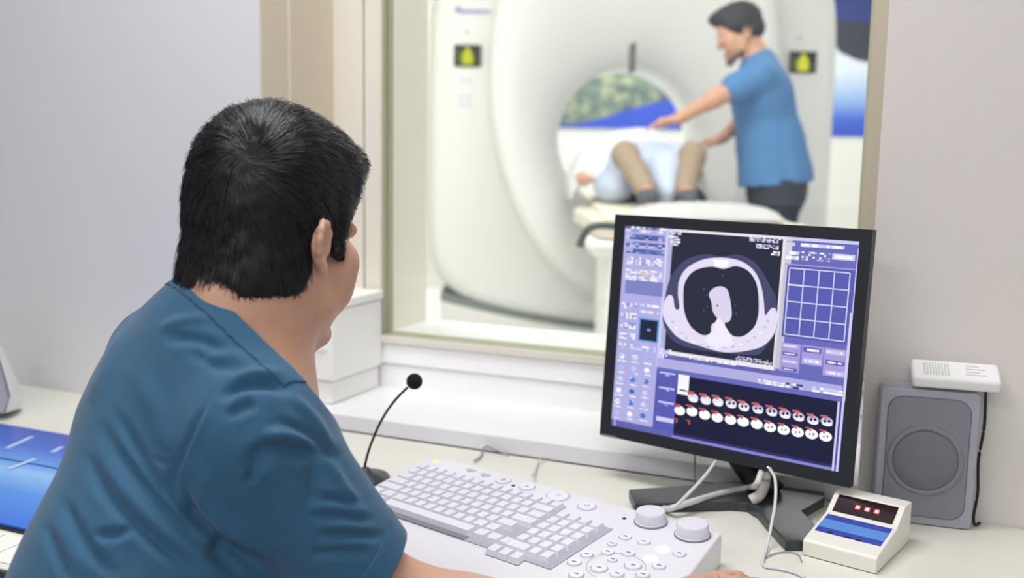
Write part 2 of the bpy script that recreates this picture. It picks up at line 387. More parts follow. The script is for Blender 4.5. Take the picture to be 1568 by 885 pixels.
def sell(cx, cy, rx_, rz_, c, layer, n=24, seg=None):
    a = mp(cx, cy); spoly([(a[0]+rx_*math.cos(2*math.pi*i/n), a[1]+rz_*math.sin(2*math.pi*i/n)) for i in range(n)], c, layer, True)
def smooth_poly(pts, n=4):
    P = [Vector((p[0], p[1], 0)) for p in pts]; out = []; L = len(P)
    for i in range(L):
        a, b, c, d = P[i-1], P[i], P[(i+1) % L], P[(i+2) % L]
        for k in range(n):
            t_ = k/n; q = .5*((2*b)+(c-a)*t_+(2*a-5*b+4*c-d)*t_*t_+(3*b-a-3*c+d)*t_**3); out.append((q.x, q.y))
    return out
def bits(p0, p1, cols, rows, fill, palette, layer, seed=1, gap=.25):
    rg = random.Random(seed); a = mp(*p0); b = mp(*p1); dx = (b[0]-a[0])/cols; dz = (b[1]-a[1])/rows
    for j in range(rows):
        for i in range(cols):
            if rg.random() < fill:
                x = a[0]+dx*i; z = a[1]+dz*j
                srect_l(min(x, x+dx*(1-gap*rg.random())), min(z+dz*gap/2, z+dz*(1-gap/2)), max(x, x+dx), max(z+dz*gap/2, z+dz*(1-gap/2)), rg.choice(palette), layer)
LAV = '9a9cd6'; LAV2 = 'b2b0e4'; PUR = '6265b0'; PUR2 = '6a6cba'; NIGHT = '15183a'; BLK = '25293e'; WHT = 'f8f7ff'; LIL = 'd2d0fa'
srect_l(sx0, sz0, sx1, sz1, PUR, 0)
# left tool column
srect((956, 345), (1020, 350), LIL, 1)
srect((956, 349), (1001, 655), LAV2, 1)
srect((957, 427), (1013, 455), '8084c4', 2)
srect((1006, 350), (1021, 452), LAV2, 1)
srect((944, 610), (938, 660), LAV2, 1)
bits((957, 345), (1018, 359), 14, 2, .85, [WHT, LAV, LIL], 3, 2)
for (yy, s) in ((362, 3), (374, 4), (384, 5)):
    srect((968, yy-3.6), (1016, yy+8), '5b63a8', 2)
    bits((958, yy-3), (1017, yy+8), 12, 2, .6, ['7fb0e6', '5a8fd6', LIL, '3a3f7a'], 3, s)
for k in range(3):
    bits((959+19*k, 392+1.5*k), (975+19*k, 406+1.5*k), 5, 4, .8, [WHT, LIL, WHT, '9a98d6'], 3, 20+k)
    bits((957+19*k, 411+1.5*k), (973+19*k, 430+1.5*k), 5, 5, .8, [WHT, LIL, WHT, 'e8c79a' if k == 1 else LIL], 3, 30+k)
for j in range(4):
    for k in range(2):
        bits((951+13*k-j*1.0, 462+15.5*j+k), (961+13*k-j*1.0, 473+15.5*j+k), 3, 3, .75, [WHT, LIL, WHT, '8a88cc'], 3, 40+j*3+k)
for j in range(2): bits((979, 464+10*j), (1008, 473+10*j), 8, 1, .8, [WHT, LIL], 3, 60+j)
srect((978, 486), (1006, 526), '5aa0e0', 3); srect((980, 488.5), (1004, 523.5), '20243a', 4); srect((990, 503), (995, 508), '5aa0e0', 5)
bits((947, 524), (1003, 541), 16, 2, .6, [WHT, LIL], 3, 66)
rg = random.Random(5)
for j in range(6):
    for k in range(3):
        cx = 951+20*k-j*1.6; cy = 545+17.4*j+2.4*k; c = [LIL, WHT, 'a9c4f0', '3f7fd0', WHT][rg.randrange(5)] if k != 1 else ['c8d8f5', 'b9d0f2', '2f74c8', '2f6fc4', '3b78d2', WHT][j]
        sell(cx, cy, .0052, .0042, c, 3, 10); bits((cx-6, cy+5), (cx+6, cy+10), 4, 1, .85, [WHT, LIL], 4, 100+j*3+k)
        if j % 2 == 0: bits((cx-4, cy-4), (cx+4, cy+3), 3, 3, .4, [WHT, '7a70c0', '8fb4ea'], 4, 130+j*3+k)
# scan window
srect((1020, 348), (1014, 566), LIL, 2)
srect((1019, 348), (1199, 366), 'efe7ea', 1)
srect((1020, 350), (1186, 568), 'efeaf0', 1); srect((1188, 360), (1196, 566), 'f2eae6', 1)
srect((1023, 354), (1182, 561), BLK, 2)
C = lambda x, y: (920+x/3.686, 320+y/3.686)
spoly([C(*p) for p in smooth_poly([(375, 425), (400, 370), (440, 315), (500, 275), (590, 255), (680, 268), (770, 258), (850, 290), (905, 350), (950, 430), (985, 500), (990, 600), (985, 690), (920, 790), (870, 825), (700, 815), (520, 790), (420, 755), (370, 700), (345, 620), (355, 520)])], '46486e', 3)
spoly([C(*p) for p in smooth_poly([(440, 400), (480, 335), (560, 290), (640, 275), (720, 278), (800, 300), (870, 360), (905, 450), (918, 540), (925, 600), (960, 560), (988, 575), (985, 680), (930, 760), (850, 795), (700, 810), (560, 775), (440, 730), (375, 660), (345, 590), (365, 500), (400, 490), (415, 560), (440, 560), (432, 480)])], 'e6dff5', 4)
for k in range(16):   # darker and paler mottling of bone and muscle round the back
    a_ = math.radians(200+k*9.4); sell(*C(670+285*math.cos(a_), 560-225*math.sin(a_)), .0022+.001*(k % 3), .0016, ['b9b2dc', WHT, 'cfc8ec'][k % 3], 5, 8)
spoly([C(*p) for p in smooth_poly([(462, 470), (478, 400), (530, 345), (620, 325), (690, 338), (760, 322), (830, 350), (875, 420), (888, 510), (885, 600), (860, 670), (800, 718), (740, 715), (700, 665), (690, 630), (625, 650), (615, 700), (570, 712), (510, 670), (470, 590)])], BLK, 6)
spoly([C(*p) for p in smooth_poly([(640, 645), (665, 610), (690, 645), (740, 740), (720, 775), (610, 770), (590, 735), (625, 690)])], 'f2edfb', 7)
spoly([C(*p) for p in smooth_poly([(608, 480), (630, 450), (670, 437), (710, 455), (728, 520), (735, 600), (715, 638), (670, 630), (632, 585), (622, 530)])], 'ddd5f0', 7)
sell(*C(655, 545), .0014, .0017, BLK, 8, 12)
spoly([C(*p) for p in ((630, 285), (720, 290), (712, 328), (640, 325))], 'ffffff', 8)
for (a_, b_) in ((598, 485), (578, 452), (598, 552), (580, 572), (756, 545), (762, 590), (688, 375)): sell(*C(a_, b_), .0008, .0009, '8c88b8', 8, 8)
bits((1023, 353), (1042, 360), 7, 2, .8, [WHT, 'b0a6d8', 'd0c8ec'], 3, 70); bits((1023, 360), (1040, 377), 6, 4, .75, [WHT, 'b0a6d8', 'd0c8ec'], 3, 71)
bits((1147, 362), (1194, 373), 16, 3, .8, [WHT, 'b0a6d8', 'd0c8ec'], 3, 72); bits((1157, 373), (1194, 383), 13, 3, .8, [WHT, 'b0a6d8', 'd0c8ec'], 3, 73); bits((1180, 384), (1193, 392), 5, 2, .8, [WHT, 'b0a6d8'], 3, 74)
bits((1011, 533), (1026, 548), 6, 4, .75, [WHT, 'b0a6d8', 'd0c8ec'], 4, 75); bits((1055, 546), (1126, 561), 26, 1, .8, [WHT, 'd0c8ec'], 4, 76)
bits((1126, 545), (1181, 561), 20, 5, .7, [WHT, 'a49ad0', 'd0c8ec'], 4, 77)
# right tool panel
srect((1200, 362), (1314, 375), LIL, 1); srect((1200, 368), (1312, 600), PUR2, 1)
bits((1204, 370), (1292, 383), 20, 1, .85, [WHT, LIL], 3, 80)
bits((1203, 383), (1222, 399), 4, 2, 1, [WHT, LIL], 3, 81); bits((1224, 384), (1270, 402), 14, 4, .55, [WHT, 'b6ace0', '8a80c8'], 3, 82)
srect((1274, 388), (1308, 400), LIL, 3); srect((1277, 390.5), (1304, 397.5), WHT, 4)
srect((1201, 403), (1309, 414), 'a79fdc', 2)
g0 = mp(1208.4, 410.5); g1 = mp(1291.5, 523)
gx0 = (mp(1208.4, 410.5)[0]+mp(1200, 511.5)[0])/2; gx1 = (mp(1301, 418)[0]+mp(1291.7, 523)[0])/2; gz1 = (g0[1]+mp(1301, 418)[1])/2; gz0 = (mp(1200, 511.5)[1]+g1[1])/2
srect_l(gx0-.004, gz0-.004, gx1+.006, gz1+.004, '5a5cb0', 2)
for i in range(5):
    x = gx0+(gx1-gx0)*i/4; srect_l(x-.0008, gz0, x+.0008, gz1, 'd6d6fc', 4)
    z = gz0+(gz1-gz0)*i/4; srect_l(gx0, z-.0008, gx1, z+.0008, 'd6d6fc', 4)
srect_l(gx0-.0011, gz1-(gz1-gz0)/4-.001, gx0+(gx1-gx0)/4, gz1-(gz1-gz0)/4+.001, WHT, 5); srect_l(gx0, gz1-.0005, gx0+(gx1-gx0)/4, gz1+.0008, 'f0e6d8', 5)
srect_l(gx1+.0075, sz0+.10, gx1+.009, sz1-.01, LIL, 3)
for (x0, y0, x1, y1, n_, s) in ((1196, 524, 1222, 572, 4, 1), (1228, 528, 1258, 562, 2, 2), (1262, 532, 1294, 580, 3, 3)):
    srect((x0, y0), (x1, y1), 'a79edb', 2)
    for k in range(n_):
        yy = y0+(y1-y0)*(k+.16)/n_; y2 = y0+(y1-y0)*(k+.86)/n_
        srect((x0+1.5-k*.3, yy), (x1-1.5-k*.3, y2), 'c7bfec' if (k+s) % 2 else '6a61b4', 3); bits((x0+4-k*.3, yy+2), (x1-5-k*.3, y2-2), 7, 1, .9, [WHT, WHT, LIL], 4, 90+k+7*s)
# lower strip
srect((1014, 548), (1292, 600), 'ad9fdc', 1) if False else None
l0 = mp(1006, 546); l1 = mp(1290, 596)
srect_l(l0[0], mp(1100, 577)[1], sx1-.006, mp(1100, 562)[1], LAV2, 3)
srect_l(l0[0], mp(1100, 584)[1], sx1-.006, mp(1100, 577)[1], PUR2, 3)
bits((1160, 580), (1200, 594), 10, 2, .8, [WHT, LIL], 4, 95); bits((1203, 585), (1228, 598), 5, 2, .7, [WHT, '3c3f78', LIL], 4, 96); bits((1243, 591), (1289, 608), 8, 2, .9, [WHT, LIL], 4, 97)
kx0 = mp(1033, 620)[0]; kz1 = mp(1100, 585)[1]; kx1 = mp(1279, 650)[0]; kz0 = mp(1100, 677)[1]
srect_l(kx0, kz0, kx1, kz1, NIGHT, 3)
srect_l(l0[0], kz0, kx0, kz1+.004, '5a5cb2', 3)
for k, yy in enumerate((571, 594, 616)):
    srect((1009-k, yy), (1033-k, yy+1.6), LIL, 5); bits((1017-k, yy+2), (1024-k, yy+6), 3, 2, .6, [LIL], 5, 110+k)
srect((1004, 637), (1030, 649), LIL, 4)
srect_l(kx0-.002, kz0-.0105, kx1, kz0-.004, '8486d2', 4); srect_l(kx0-.005, kz0-.0165, sx1-.006, kz0-.0105, LIL, 4)
srect_l(kx1, kz0-.012, kx1+.003, kz1, LIL, 4); srect_l(kx1+.003, kz0, kx1+.006, kz1, '4c4e96', 4); srect_l(kx1+.006, kz0-.0165, kx1+.009, sz1-.10, LIL, 4)
srect_l(kx0, kz0-.004, kx1, kz0, '302c66', 4)
srect((1038, 573), (1052.5, 606), WHT, 5); srect((1040, 596), (1050, 600), '2a2440', 6)
Z5 = lambda x, y: (900+x/1.966, 310+y/1.966)
row1 = [(315, 588), (353, 595), (390, 600), (430, 606), (468, 615), (510, 622), (552, 630), (592, 637), (633, 645), (676, 655), (718, 660)]
row2 = [(275, 627), (312, 630), (350, 640), (388, 648), (428, 655), (466, 661), (507, 668), (547, 677), (588, 685), (630, 692), (672, 698), (714, 705)]
for i, (a_, b_) in enumerate(row1):
    sell(*Z5(a_, b_), .0088, .0062, 'c9c6e6' if i > 4 else 'e9e5f6', 5, 18); sell(*Z5(a_+1, b_+7), .0075, .0035, 'f4f2fb', 6, 14)
    if i > 2: sell(*Z5(a_-5, b_-1), .0022, .0024, '252848', 7, 8); sell(*Z5(a_+7, b_-1), .0022, .0024, '252848', 7, 8)
    srect(Z5(a_-18, b_-21), Z5(a_+3, b_-11), 'c8605e', 7); srect(Z5(a_-8, b_-12), Z5(a_+2, b_-6), 'c8605e', 7)
for i, (a_, b_) in enumerate(row2):
    sell(*Z5(a_, b_), .0093, .0072, 'ffffff', 5, 18)
    if i > 6: sell(*Z5(a_-5, b_), .0013, .0016, '6a6a80', 6, 8); sell(*Z5(a_+6, b_), .0013, .0018, '50506a', 6, 8)
    srect(Z5(a_-18, b_-22), Z5(a_+2, b_-14), 'c8605e', 7); srect(Z5(a_-8, b_-15), Z5(a_, b_-9), 'c8605e', 7)
for (a_, b_) in ((262, 655), (300, 660)): srect(Z5(a_-6, b_-6), Z5(a_+7, b_), 'b8504e', 7); srect(Z5(a_+1, b_), Z5(a_+6, b_+9), 'b8504e', 7)
obj('screen', SB[0], SM, mon)
# ------------------------------------------------------------------ console keyboard
KB = mat('console_plastic', (226, 226, 233), .4, noise=.01, nscale=20)
KEYM = mat('key_plastic', (226, 227, 238), .4, noise=.01, nscale=30)
KBT = mat('console_tray', (172, 173, 188), .5, noise=.02, nscale=30)  # tray darkened to paint in the shading between the keys
ka = hz(665, 695, .765); kang = math.radians(-15.7)
kb = empty('console_keyboard', (ka[0], ka[1], DZ), kang)
tag(kb, 'wide white scanner console keyboard with round buttons and two dials, on the desk', 'keyboard')
# local: x right, y away (so photo-side "v" = -y), z up from desk; deck slopes from .045 at back to .024 at front
def deck(v): return .045 - .075*v if v < .215 else .045-.075*.215 - (v-.215)*.16
bm = bmesh.new()
pr = [(-.000, .0005), (-.000, .043), (.004, .045)]
side = [(.004, .045), (.21, deck(.21)), (.235, deck(.235)), (.262, .021), (.283, .014), (.294, .006), (.296, .0005), (.02, .0005), (0, .004), (0, .041)]
XS = [-.002, .0, .50, .505, .515]
def kprof(x):
    # the left edge is trimmed obliquely, right edge tapers outwards
    return side
L = []; n = len(side)
for x in (-.003, 0, .25, .509, .512):
    dz = -.002 if x in (-.003, .512) else 0
    row = []
    for v, z in side:
        xx = x + (.028*min(v/.19, 1.0) if x <= 0 else (.035*v/.2 if x > .5 else 0))
        row.append(bm.verts.new((xx, -v, max(z+dz, .0005))))
    L.append(row)
for a, b in zip(L, L[1:]):
    for i in range(n): bm.faces.new((a[i], a[(i+1) % n], b[(i+1) % n], b[i]))
bm.faces.new(L[0][::-1]); bm.faces.new(L[-1])
obj('case', bm, KB, kb, bevel=.0015)
def kpt(u, v, h=0): return (u, -v, deck(v)+h)
def kbox(bm, u0, u1, v0, v1, h0, h1, ins=0):
    lo = [bm.verts.new(kpt(*p, h0)) for p in ((u0, v0), (u1, v0), (u1, v1), (u0, v1))]
    hi = [bm.verts.new(kpt(*p, h1)) for p in ((u0+ins, v0+ins*.6), (u1-ins, v0+ins*.6), (u1-ins, v1-ins), (u0+ins, v1-ins))]
    bm.faces.new(hi)
    for i in range(4): bm.faces.new((lo[i], lo[(i+1) % 4], hi[(i+1) % 4], hi[i]))
    bm.faces.new(lo[::-1]); return bm
def kp_skew(v): return .028*min(v/.19, 1)*.6
bm = kbox(bmesh.new(), .022, .300, .050, .212, .0002, .0012); kbox(bm, .300, .392, .074, .212, .0002, .0012)
obj('key_tray', bm, KBT, kb)
bm = kbox(bmesh.new(), .078, .252, .2025, .2125, .0013, .0020); obj('space_bar_shade', bm, mat('shade_grey', (128, 128, 140), .6), kb)  # grey strip painted in as the shadow below the space bar
keys = []
P = .0183; V0 = .052; RH = .0215
def addrow(u, r, ws, h=1.0, v0=None, hh=None):
    x = u
    for wd in ws:
        if wd > 0: keys.append((x+.0009, x+wd*P-.0009, (V0+RH*r if v0 is None else v0)+.001, (V0+RH*(r+h) if v0 is None else v0+hh)-.0014))
        x += abs(wd)*P
addrow(.026, 0, [1]*15)
addrow(.027, 1, [1]*13+[2])
addrow(.028, 2, [1.5]+[1]*12+[1.5])
addrow(.030, 3, [1.8]+[1]*11+[2.2])
addrow(.032, 4, [2.3]+[1]*10+[1.7])
addrow(.034, 5, [1.3, 1.3, 1.3, 1, 1, 1, 1, 1, 1, 1, 1.2, 1.2])
addrow(.036, 6, [1.4, 1, -.3, 9.0, -.2, 1.2, 1.2, .9])
for r in range(6): addrow(.309, 1.1+r, [1, 1, 1, 1] if r not in (5,) else [2, 1, 1])
addrow(.296, 7.15, [-.1, 1, 1, 1])
keys.sort(key=lambda q: -(q[1]-q[0])*1.0 if (q[1]-q[0]) > .02 else 0)
rest = bmesh.new()
for i, (a, b, c, d) in enumerate(keys):
    if i < 96:
        obj('key', kbox(bmesh.new(), a, b, c, d, .0012, .0078, .0022), KEYM, kb)
    else: kbox(rest, a, b, c, d, .0012, .0078, .0022)
tag(obj('small_keys', rest, KEYM, kb), kind='stuff')
MK = mat('mark_grey', (138, 140, 152), .5); BT = mat('button_white', (230, 231, 244), .35); RG = mat('button_ring', (188, 190, 202), .45)
def disc(bm, u, v, r, h0, h1, rs=1.0, n=28):
    ring = [bm.verts.new(kpt(u+r*math.cos(2*math.pi*i/n), v+r*rs*math.sin(2*math.pi*i/n), h0)) for i in range(n)]
    top = [bm.verts.new(kpt(u+r*.93*math.cos(2*math.pi*i/n), v+r*.93*rs*math.sin(2*math.pi*i/n), h1)) for i in range(n)]
    bm.faces.new(top)
    for i in range(n): bm.faces.new((ring[i], ring[(i+1) % n], top[(i+1) % n], top[i]))
    bm.faces.new(ring[::-1]); return bm
def ringm(bm, u, v, r, wd, h, n=28):
    a = [bm.verts.new(kpt(u+r*math.cos(2*math.pi*i/n), v+r*math.sin(2*math.pi*i/n), h)) for i in range(n)]
    b = [bm.verts.new(kpt(u+(r-wd)*math.cos(2*math.pi*i/n), v+(r-wd)*math.sin(2*math.pi*i/n), h)) for i in range(n)]
    for i in range(n): bm.faces.new((a[i], a[(i+1) % n], b[(i+1) % n], b[i]))
    return bm
def rbutton(u, v, r, mark='dot', rs=1.0):
    o = obj('round_button', disc(bmesh.new(), u, v, r, .0002, .0022, rs), BT, kb)
    bm = bmesh.new()
    ringm(bm, u, v, r*1.12, r*.06, .0006)
    if mark == 'dot': kbox(bm, u-.0028, u+.0028, v-.0012, v+.0012, .0023, .0026)
    if mark == 'ring': ringm(bm, u, v, .0042, .0013, .0026); kbox(bm, u-.0005, u+.0005, v-.005, v, .0024, .0027)
    if mark == 'sq': ringm(bm, u, v, .0045, .001, .0026, 4)
    obj('symbol', bm, MK, o)
rbutton(.166, .026, .0115, 'ring'); rbutton(.211, .026, .0115, 'dot'); rbutton(.268, .027, .016, 'sq'); rbutton(.322, .033, .0125, 'sq')
for u, v in ((.098, .021), (.129, .023)):
    bm = kbox(bmesh.new(), u-.008, u+.008, v-.0035, v+.0035, .0002, .0012); kbox(bm, u-.003, u+.003, v+.005, v+.008, .0002, .0008)
    obj('label_plate', bm, RG, kb)
bm = disc(bmesh.new(), .024, .023, .0050, .0002, .0012, .8); obj('green_light', bm, glow('led_yellowgreen', (226, 245, 120), 1.3), kb)
for u, v in ((.190, .032), (.386, .037)): obj('sensor_dot', disc(bmesh.new(), u, v, .0030, .0002, .0010), mat('dot_black', (35, 36, 40), .4), kb)
for u, v in ((.474, .087), (.475, .118)): obj('lit_button', disc(bmesh.new(), u, v, .0090, .0002, .0020), glow('button_glow', (246, 250, 255), 1.05), kb)
for u, v, r in ((.418, .085, .008), (.445, .084, .008), (.498, .087, .008), (.423, .134, .008), (.446, .122, .008), (.406, .155, .008), (.405, .181, .0085), (.438, .176, .010), (.439, .148, .006), (.468, .147, .010), (.464, .176, .008), (.494, .130, .008), (.415, .112, .006), (.49, .16, .008), (.425, .205, .009), (.455, .205, .009)):
    rbutton(u, v, r)
bm = bmesh.new()   # raised curved panel under the button cluster
obj('button_panel_line', ringm(ringm(bm, .452, .160, .036, .0008, .0004, 40), .452, .160, .0365, .0003, .0006, 40), RG, kb)
def dial(u, v, r):
    M = Matrix.Translation(kpt(u, v)) @ Matrix.Rotation(math.radians(4), 4, 'X')
    o = obj('dial', lathe(bmesh.new(), [(r*1.04, 0), (r*1.04, .003), (r*.97, .0035), (r*.97, .015), (r*.9, .0172), (r*.4, .0178)], n=40, M=M), mat('dial_plastic', (222, 222, 232), .4), kb, bevel=0, smooth=True)
    o.modifiers.new('es', 'EDGE_SPLIT').split_angle = .7
    obj('dial_ring', lathe(bmesh.new(), [(r*1.10, 0), (r*1.10, .0022), (r*1.04, .0026)], n=40, M=M), mat('dial_ring', (140, 140, 152), .4, metal=.2), o)
dial(.421, .027, .0205); dial(.485, .030, .0215)
for j in range(3): pass
# keyboard leads
CW = mat('cable_white', (214, 214, 216), .5); CG = mat('cable_grey', (150, 150, 152), .5); CK = mat('cable_black', (24, 25, 28), .5)
def cable(name, label, pts, r, m_, sub=10):
    o = obj(name, tube(bmesh.new(), pts, r, 8, sub), m_, smooth=True); tag(o, label, 'cable'); return o
Z = DZ
def dk(px, py, h=.003): p = hz(px, py, Z+h); return tuple(p)
cable('desk_cable', 'short grey hooked cable behind the left of the keyboard, below the sill edge', [dk(726, 706, .006), dk(737, 698), (dk(741, 690)[0], Y0-.012, Z+.006), (dk(752, 688)[0], Y0-.008, Z+.012), (dk(768, 690)[0], Y0-.007, Z+.006), dk(779, 697, .004)], .0017, CG)
cable('desk_cable', 'short grey looped cable behind the middle of the keyboard', [dk(815, 728, .02), dk(820, 718, .008), dk(825, 705, .006), dk(829, 700, .012), dk(834, 703, .004)], .0018, CW)

# ------------------------------------------------------------------ counter with red digits
ta = hz(1228, 850, DZ); tang = math.atan2(-.257, .966)
tm = empty('counter_box', (ta[0], ta[1], DZ), tang); tag(tm, 'small white sloping counter box with red digits and blue panel, beside the monitor foot', 'counter')
TW = mat('counter_plastic', (236, 234, 226), .4, noise=.01, nscale=30)
sd = [(0, .001), (0, .020), (.003, .023), (.078, .037), (.083, .039), (.113, .0580), (.117, .059), (.142, .059), (.144, .057), (.144, .001)]
prism(bm := bmesh.new(), sd, 0, .098, fn=lambda a, b, c: (c, a, b)); obj('housing', bm, TW, tm, bevel=.0018)
def onslope(bm, x0, x1, s0, s1, a, b, h0, h1):
    """box on the slope running from side point a to b (s in 0..1)"""
    (ya, za), (yb, zb) = a, b; L = math.hypot(yb-ya, zb-za); ny, nz = -(zb-za)/L, (yb-ya)/L
    f = lambda x, s, h: (x, ya+(yb-ya)*s+ny*h, za+(zb-za)*s+nz*h)
    vs = [bm.verts.new(f(*p)) for p in ((x0,s0,h0),(x1,s0,h0),(x1,s1,h0),(x0,s1,h0),(x0,s0,h1),(x1,s0,h1),(x1,s1,h1),(x0,s1,h1))]
    for q in ((0,3,2,1),(4,5,6,7),(0,1,5,4),(1,2,6,5),(2,3,7,6),(3,0,4,7)): bm.faces.new([vs[i] for i in q])
    return bm
sa, sb, sc_, sd_ = (.003, .023), (.078, .037), (.083, .039), (.113, .0580)
obj('display_window', onslope(bmesh.new(), .008, .090, .06, .94, sc_, sd_, .0001, .0008), mat('display_black', (32, 10, 14), .15), tm)
bm = bmesh.new()
for k in range(3):
    x = .036+.013*k; onslope(bm, x, x+.0062, .40, .58, sc_, sd_, .0009, .0011)
dg = obj('digits', bm, glow('digit_red', (255, 90, 100), 3.0), tm)
bm = bmesh.new()
for k in range(3):
    x = .036+.013*k; onslope(bm, x+.0015, x+.0047, .44, .54, sc_, sd_, .0012, .0013)
obj('digit_core', bm, glow('digit_core', (255, 220, 224), 1.6), tm)
obj('blue_panel', onslope(bmesh.new(), .005, .093, .34, .99, sa, sb, .0001, .0006), mat('panel_dark_blue', (52, 74, 172), .35), tm)
obj('light_blue_stripe', onslope(bmesh.new(), .005, .093, .50, .80, sa, sb, .0007, .0010), mat('panel_light_blue', (92, 144, 222), .35), tm)
bm = onslope(bmesh.new(), .060, .068, .33, .37, sa, sb, .0007, .0012); onslope(bm, .022, .028, .36, .41, sa, sb, .0007, .0012); onslope(bm, .046, .054, .34, .385, sa, sb, .0007, .0012)
obj('button_row', bm, mat('tiny_button', (24, 30, 60), .5), tm)

# ------------------------------------------------------------------ loudspeaker and the white box on it
SP = mat('speaker_grey', (158, 161, 174), .45, noise=.02, nscale=60)
SG = mat('speaker_grille', (134, 137, 147), .7, noise=.08, nscale=900, bump=.6, bscale=1500)
spk = empty('loudspeaker', (-.046, 1.499, DZ), math.atan2(.013, .13)); tag(spk, 'grey boxy loudspeaker with a round grille against the wall, right of the monitor', 'loudspeaker')
def rrect(x0, x1, z0, z1, r, n=6):
    out = []
    for cx, cz, a0 in ((x1-r, z0+r, -90), (x1-r, z1-r, 0), (x0+r, z1-r, 90), (x0+r, z0+r, 180)):
        for i in range(n+1): a = math.radians(a0+90*i/n); out.append((cx+r*math.cos(a), cz+r*math.sin(a)))
    return out
prism(bm := bmesh.new(), rrect(0, .134, .001, .202, .008), 0, .048, fn=lambda a, b, c: (a, c, b)); obj('cabinet', bm, SP, spk, bevel=.0025)
prism(bm := bmesh.new(), rrect(.012, .122, .014, .190, .020), -.0015, .001, fn=lambda a, b, c: (a, c, b)); obj('grille', bm, SG, spk, bevel=.0006)
prism(bm := bmesh.new(), rrect(.0108, .1232, .0128, .1912, .021), -.0008, .001, fn=lambda a, b, c: (a, c, b)); obj('grille_edge', bm, mat('grille_edge', (96, 99, 108), .6), spk)
cx_, cz_ = .066, .098
M_ = Matrix.Translation((cx_, -.0015, cz_)) @ Matrix.Rotation(math.radians(90), 4, 'X')
obj('grille_ring', lathe(bmesh.new(), [(.052, .0), (.0515, .0014), (.046, .0016), (.045, .0002), (.0445, .0)], n=64, M=M_), SG, spk, smooth=True)
obj('speaker_dome', lathe(bmesh.new(), [(.0445, .0), (.043, .0012), (.03, .0030), (.015, .0038), (.002, .004)], n=64, M=M_), mat('dome_grille', (118, 121, 131), .7, noise=.08, nscale=900, bump=.6, bscale=1500), spk, smooth=True)
wbx = empty('white_box', (-.007, 1.512, DZ+.2090), math.atan2(.013, .13)); wbx.rotation_euler.x = math.radians(24); tag(wbx, 'small white plastic box with rounded edges lying on top of the grey loudspeaker', 'box')
obj('body', BX(0, .118, -.012, .036, .0, .0200), mat('box_white', (236, 236, 238), .4, noise=.01, nscale=40), wbx, bevel=.006, seg=3)
bm = bmesh.new()
for i in range(9): bx(bm, .016+i*.004, .018+i*.004, -.004, .026, .0200, .0206)
obj('vent', bm, mat('vent_grey', (198, 204, 202), .5), wbx)
bm = bmesh.new()
for i in range(4): bx(bm, .072, .072+.026-(i % 2)*.008, .001+i*.007, .003+i*.007, .0200, .0205)
obj('print', bm, mat('print_grey', (206, 206, 208), .5), wbx)
cable('speaker_cable', 'thin black cable hanging down the right side of the grey loudspeaker', [(.094, 1.548, .922), (.0955, 1.543, .87), (.0915, 1.540, .82), (.094, 1.541, .77), (.091, 1.538, .735), (.0935, 1.535, DZ+.003), (.10, 1.545, DZ+.003)], .0022, CK)

# ------------------------------------------------------------------ gooseneck microphone
mcb = hz(560, 740, DZ); mic = empty('gooseneck_microphone', (mcb[0], mcb[1], DZ)); tag(mic, 'black gooseneck microphone with a foam ball, on the desk left of the keyboard', 'microphone')
MKB = mat('microphone_black', (20, 21, 24), .5, noise=.05, nscale=80)
obj('base', lathe(bmesh.new(), [(.040, .0005), (.041, .006), (.036, .014), (.012, .019), (.006, .026), (.001, .027)], n=40), mat('microphone_base', (52, 55, 64), .4), mic, smooth=True)
mo = Vector((mcb[0], mcb[1], DZ)); md = (mcb-CAM) @ _f
def ml(px, py, d=None): return Vector(at(px, py, d if d else md)) - mo
def mld(px, py, k): return ml(px, py, md-.03*k)
obj('gooseneck', tube(bmesh.new(), [ml(557, 738), mld(559, 712, .2), mld(568, 680, .4), mld(585, 642, .7), mld(604, 614, .85), mld(624, 593, 1)], .0021, 10, 10), MKB, mic, smooth=True)
bm = bmesh.new(); bmesh.ops.create_icosphere(bm, subdivisions=4, radius=.0128)
for v in bm.verts: v.co = v.co*(1+.02*random.uniform(-1, 1)) + mld(634.5, 584, 1)
obj('foam_ball', bm, mat('foam_black', (12, 13, 15), .95, bump=.8, bscale=900), mic, smooth=True)

# ------------------------------------------------------------------ cables round the monitor
cable('monitor_cable', 'thick pale grey cable curving from the monitor stand across its left foot', [tuple(at(1166, 722, 1.46)), tuple(at(1158, 742, 1.45)), dk(1144, 747, .020), dk(1105, 755, .018), dk(1060, 768, .018), dk(1035, 776, .016), dk(1020, 779, .008), dk(1005, 772, .005)], .0048, CW)
cable('keyboard_cable', 'thin white cable running from behind the monitor edge down to the keyboard dials', [tuple(at(1096, 706, 1.50)), tuple(at(1080, 728, 1.47)), tuple(at(1055, 755, 1.44)), tuple(at(1030, 778, 1.41)), dk(1012, 778, .012)], .0026, CW)
cable('mouse_cable', 'thin pale cable hanging in front of the monitor stand and curling over the desk', [tuple(at(1178, 716, 1.41)), tuple(at(1187, 735, 1.40)), tuple(at(1187, 770, 1.375)), tuple(at(1181, 805, 1.35)), tuple(at(1175, 835, 1.33)), dk(1168, 858), dk(1172, 867), dk(1190, 870), dk(1215, 876), dk(1232, 884)], .0022, CW)
cable('desk_cable', 'very thin grey wire looping on the desk between mouse cable and counter box', [dk(1168, 856, .002), dk(1185, 848, .002), dk(1205, 845, .002), dk(1222, 849, .002), dk(1228, 860, .002)], .0009, CG)
cable('desk_cable', 'pale cable lying behind the monitor foot near the loudspeaker', [dk(1205, 742, .004), dk(1240, 744, .004), dk(1275, 752, .004), dk(1300, 760, .004), dk(1330, 768, .004)], .0024, CW)
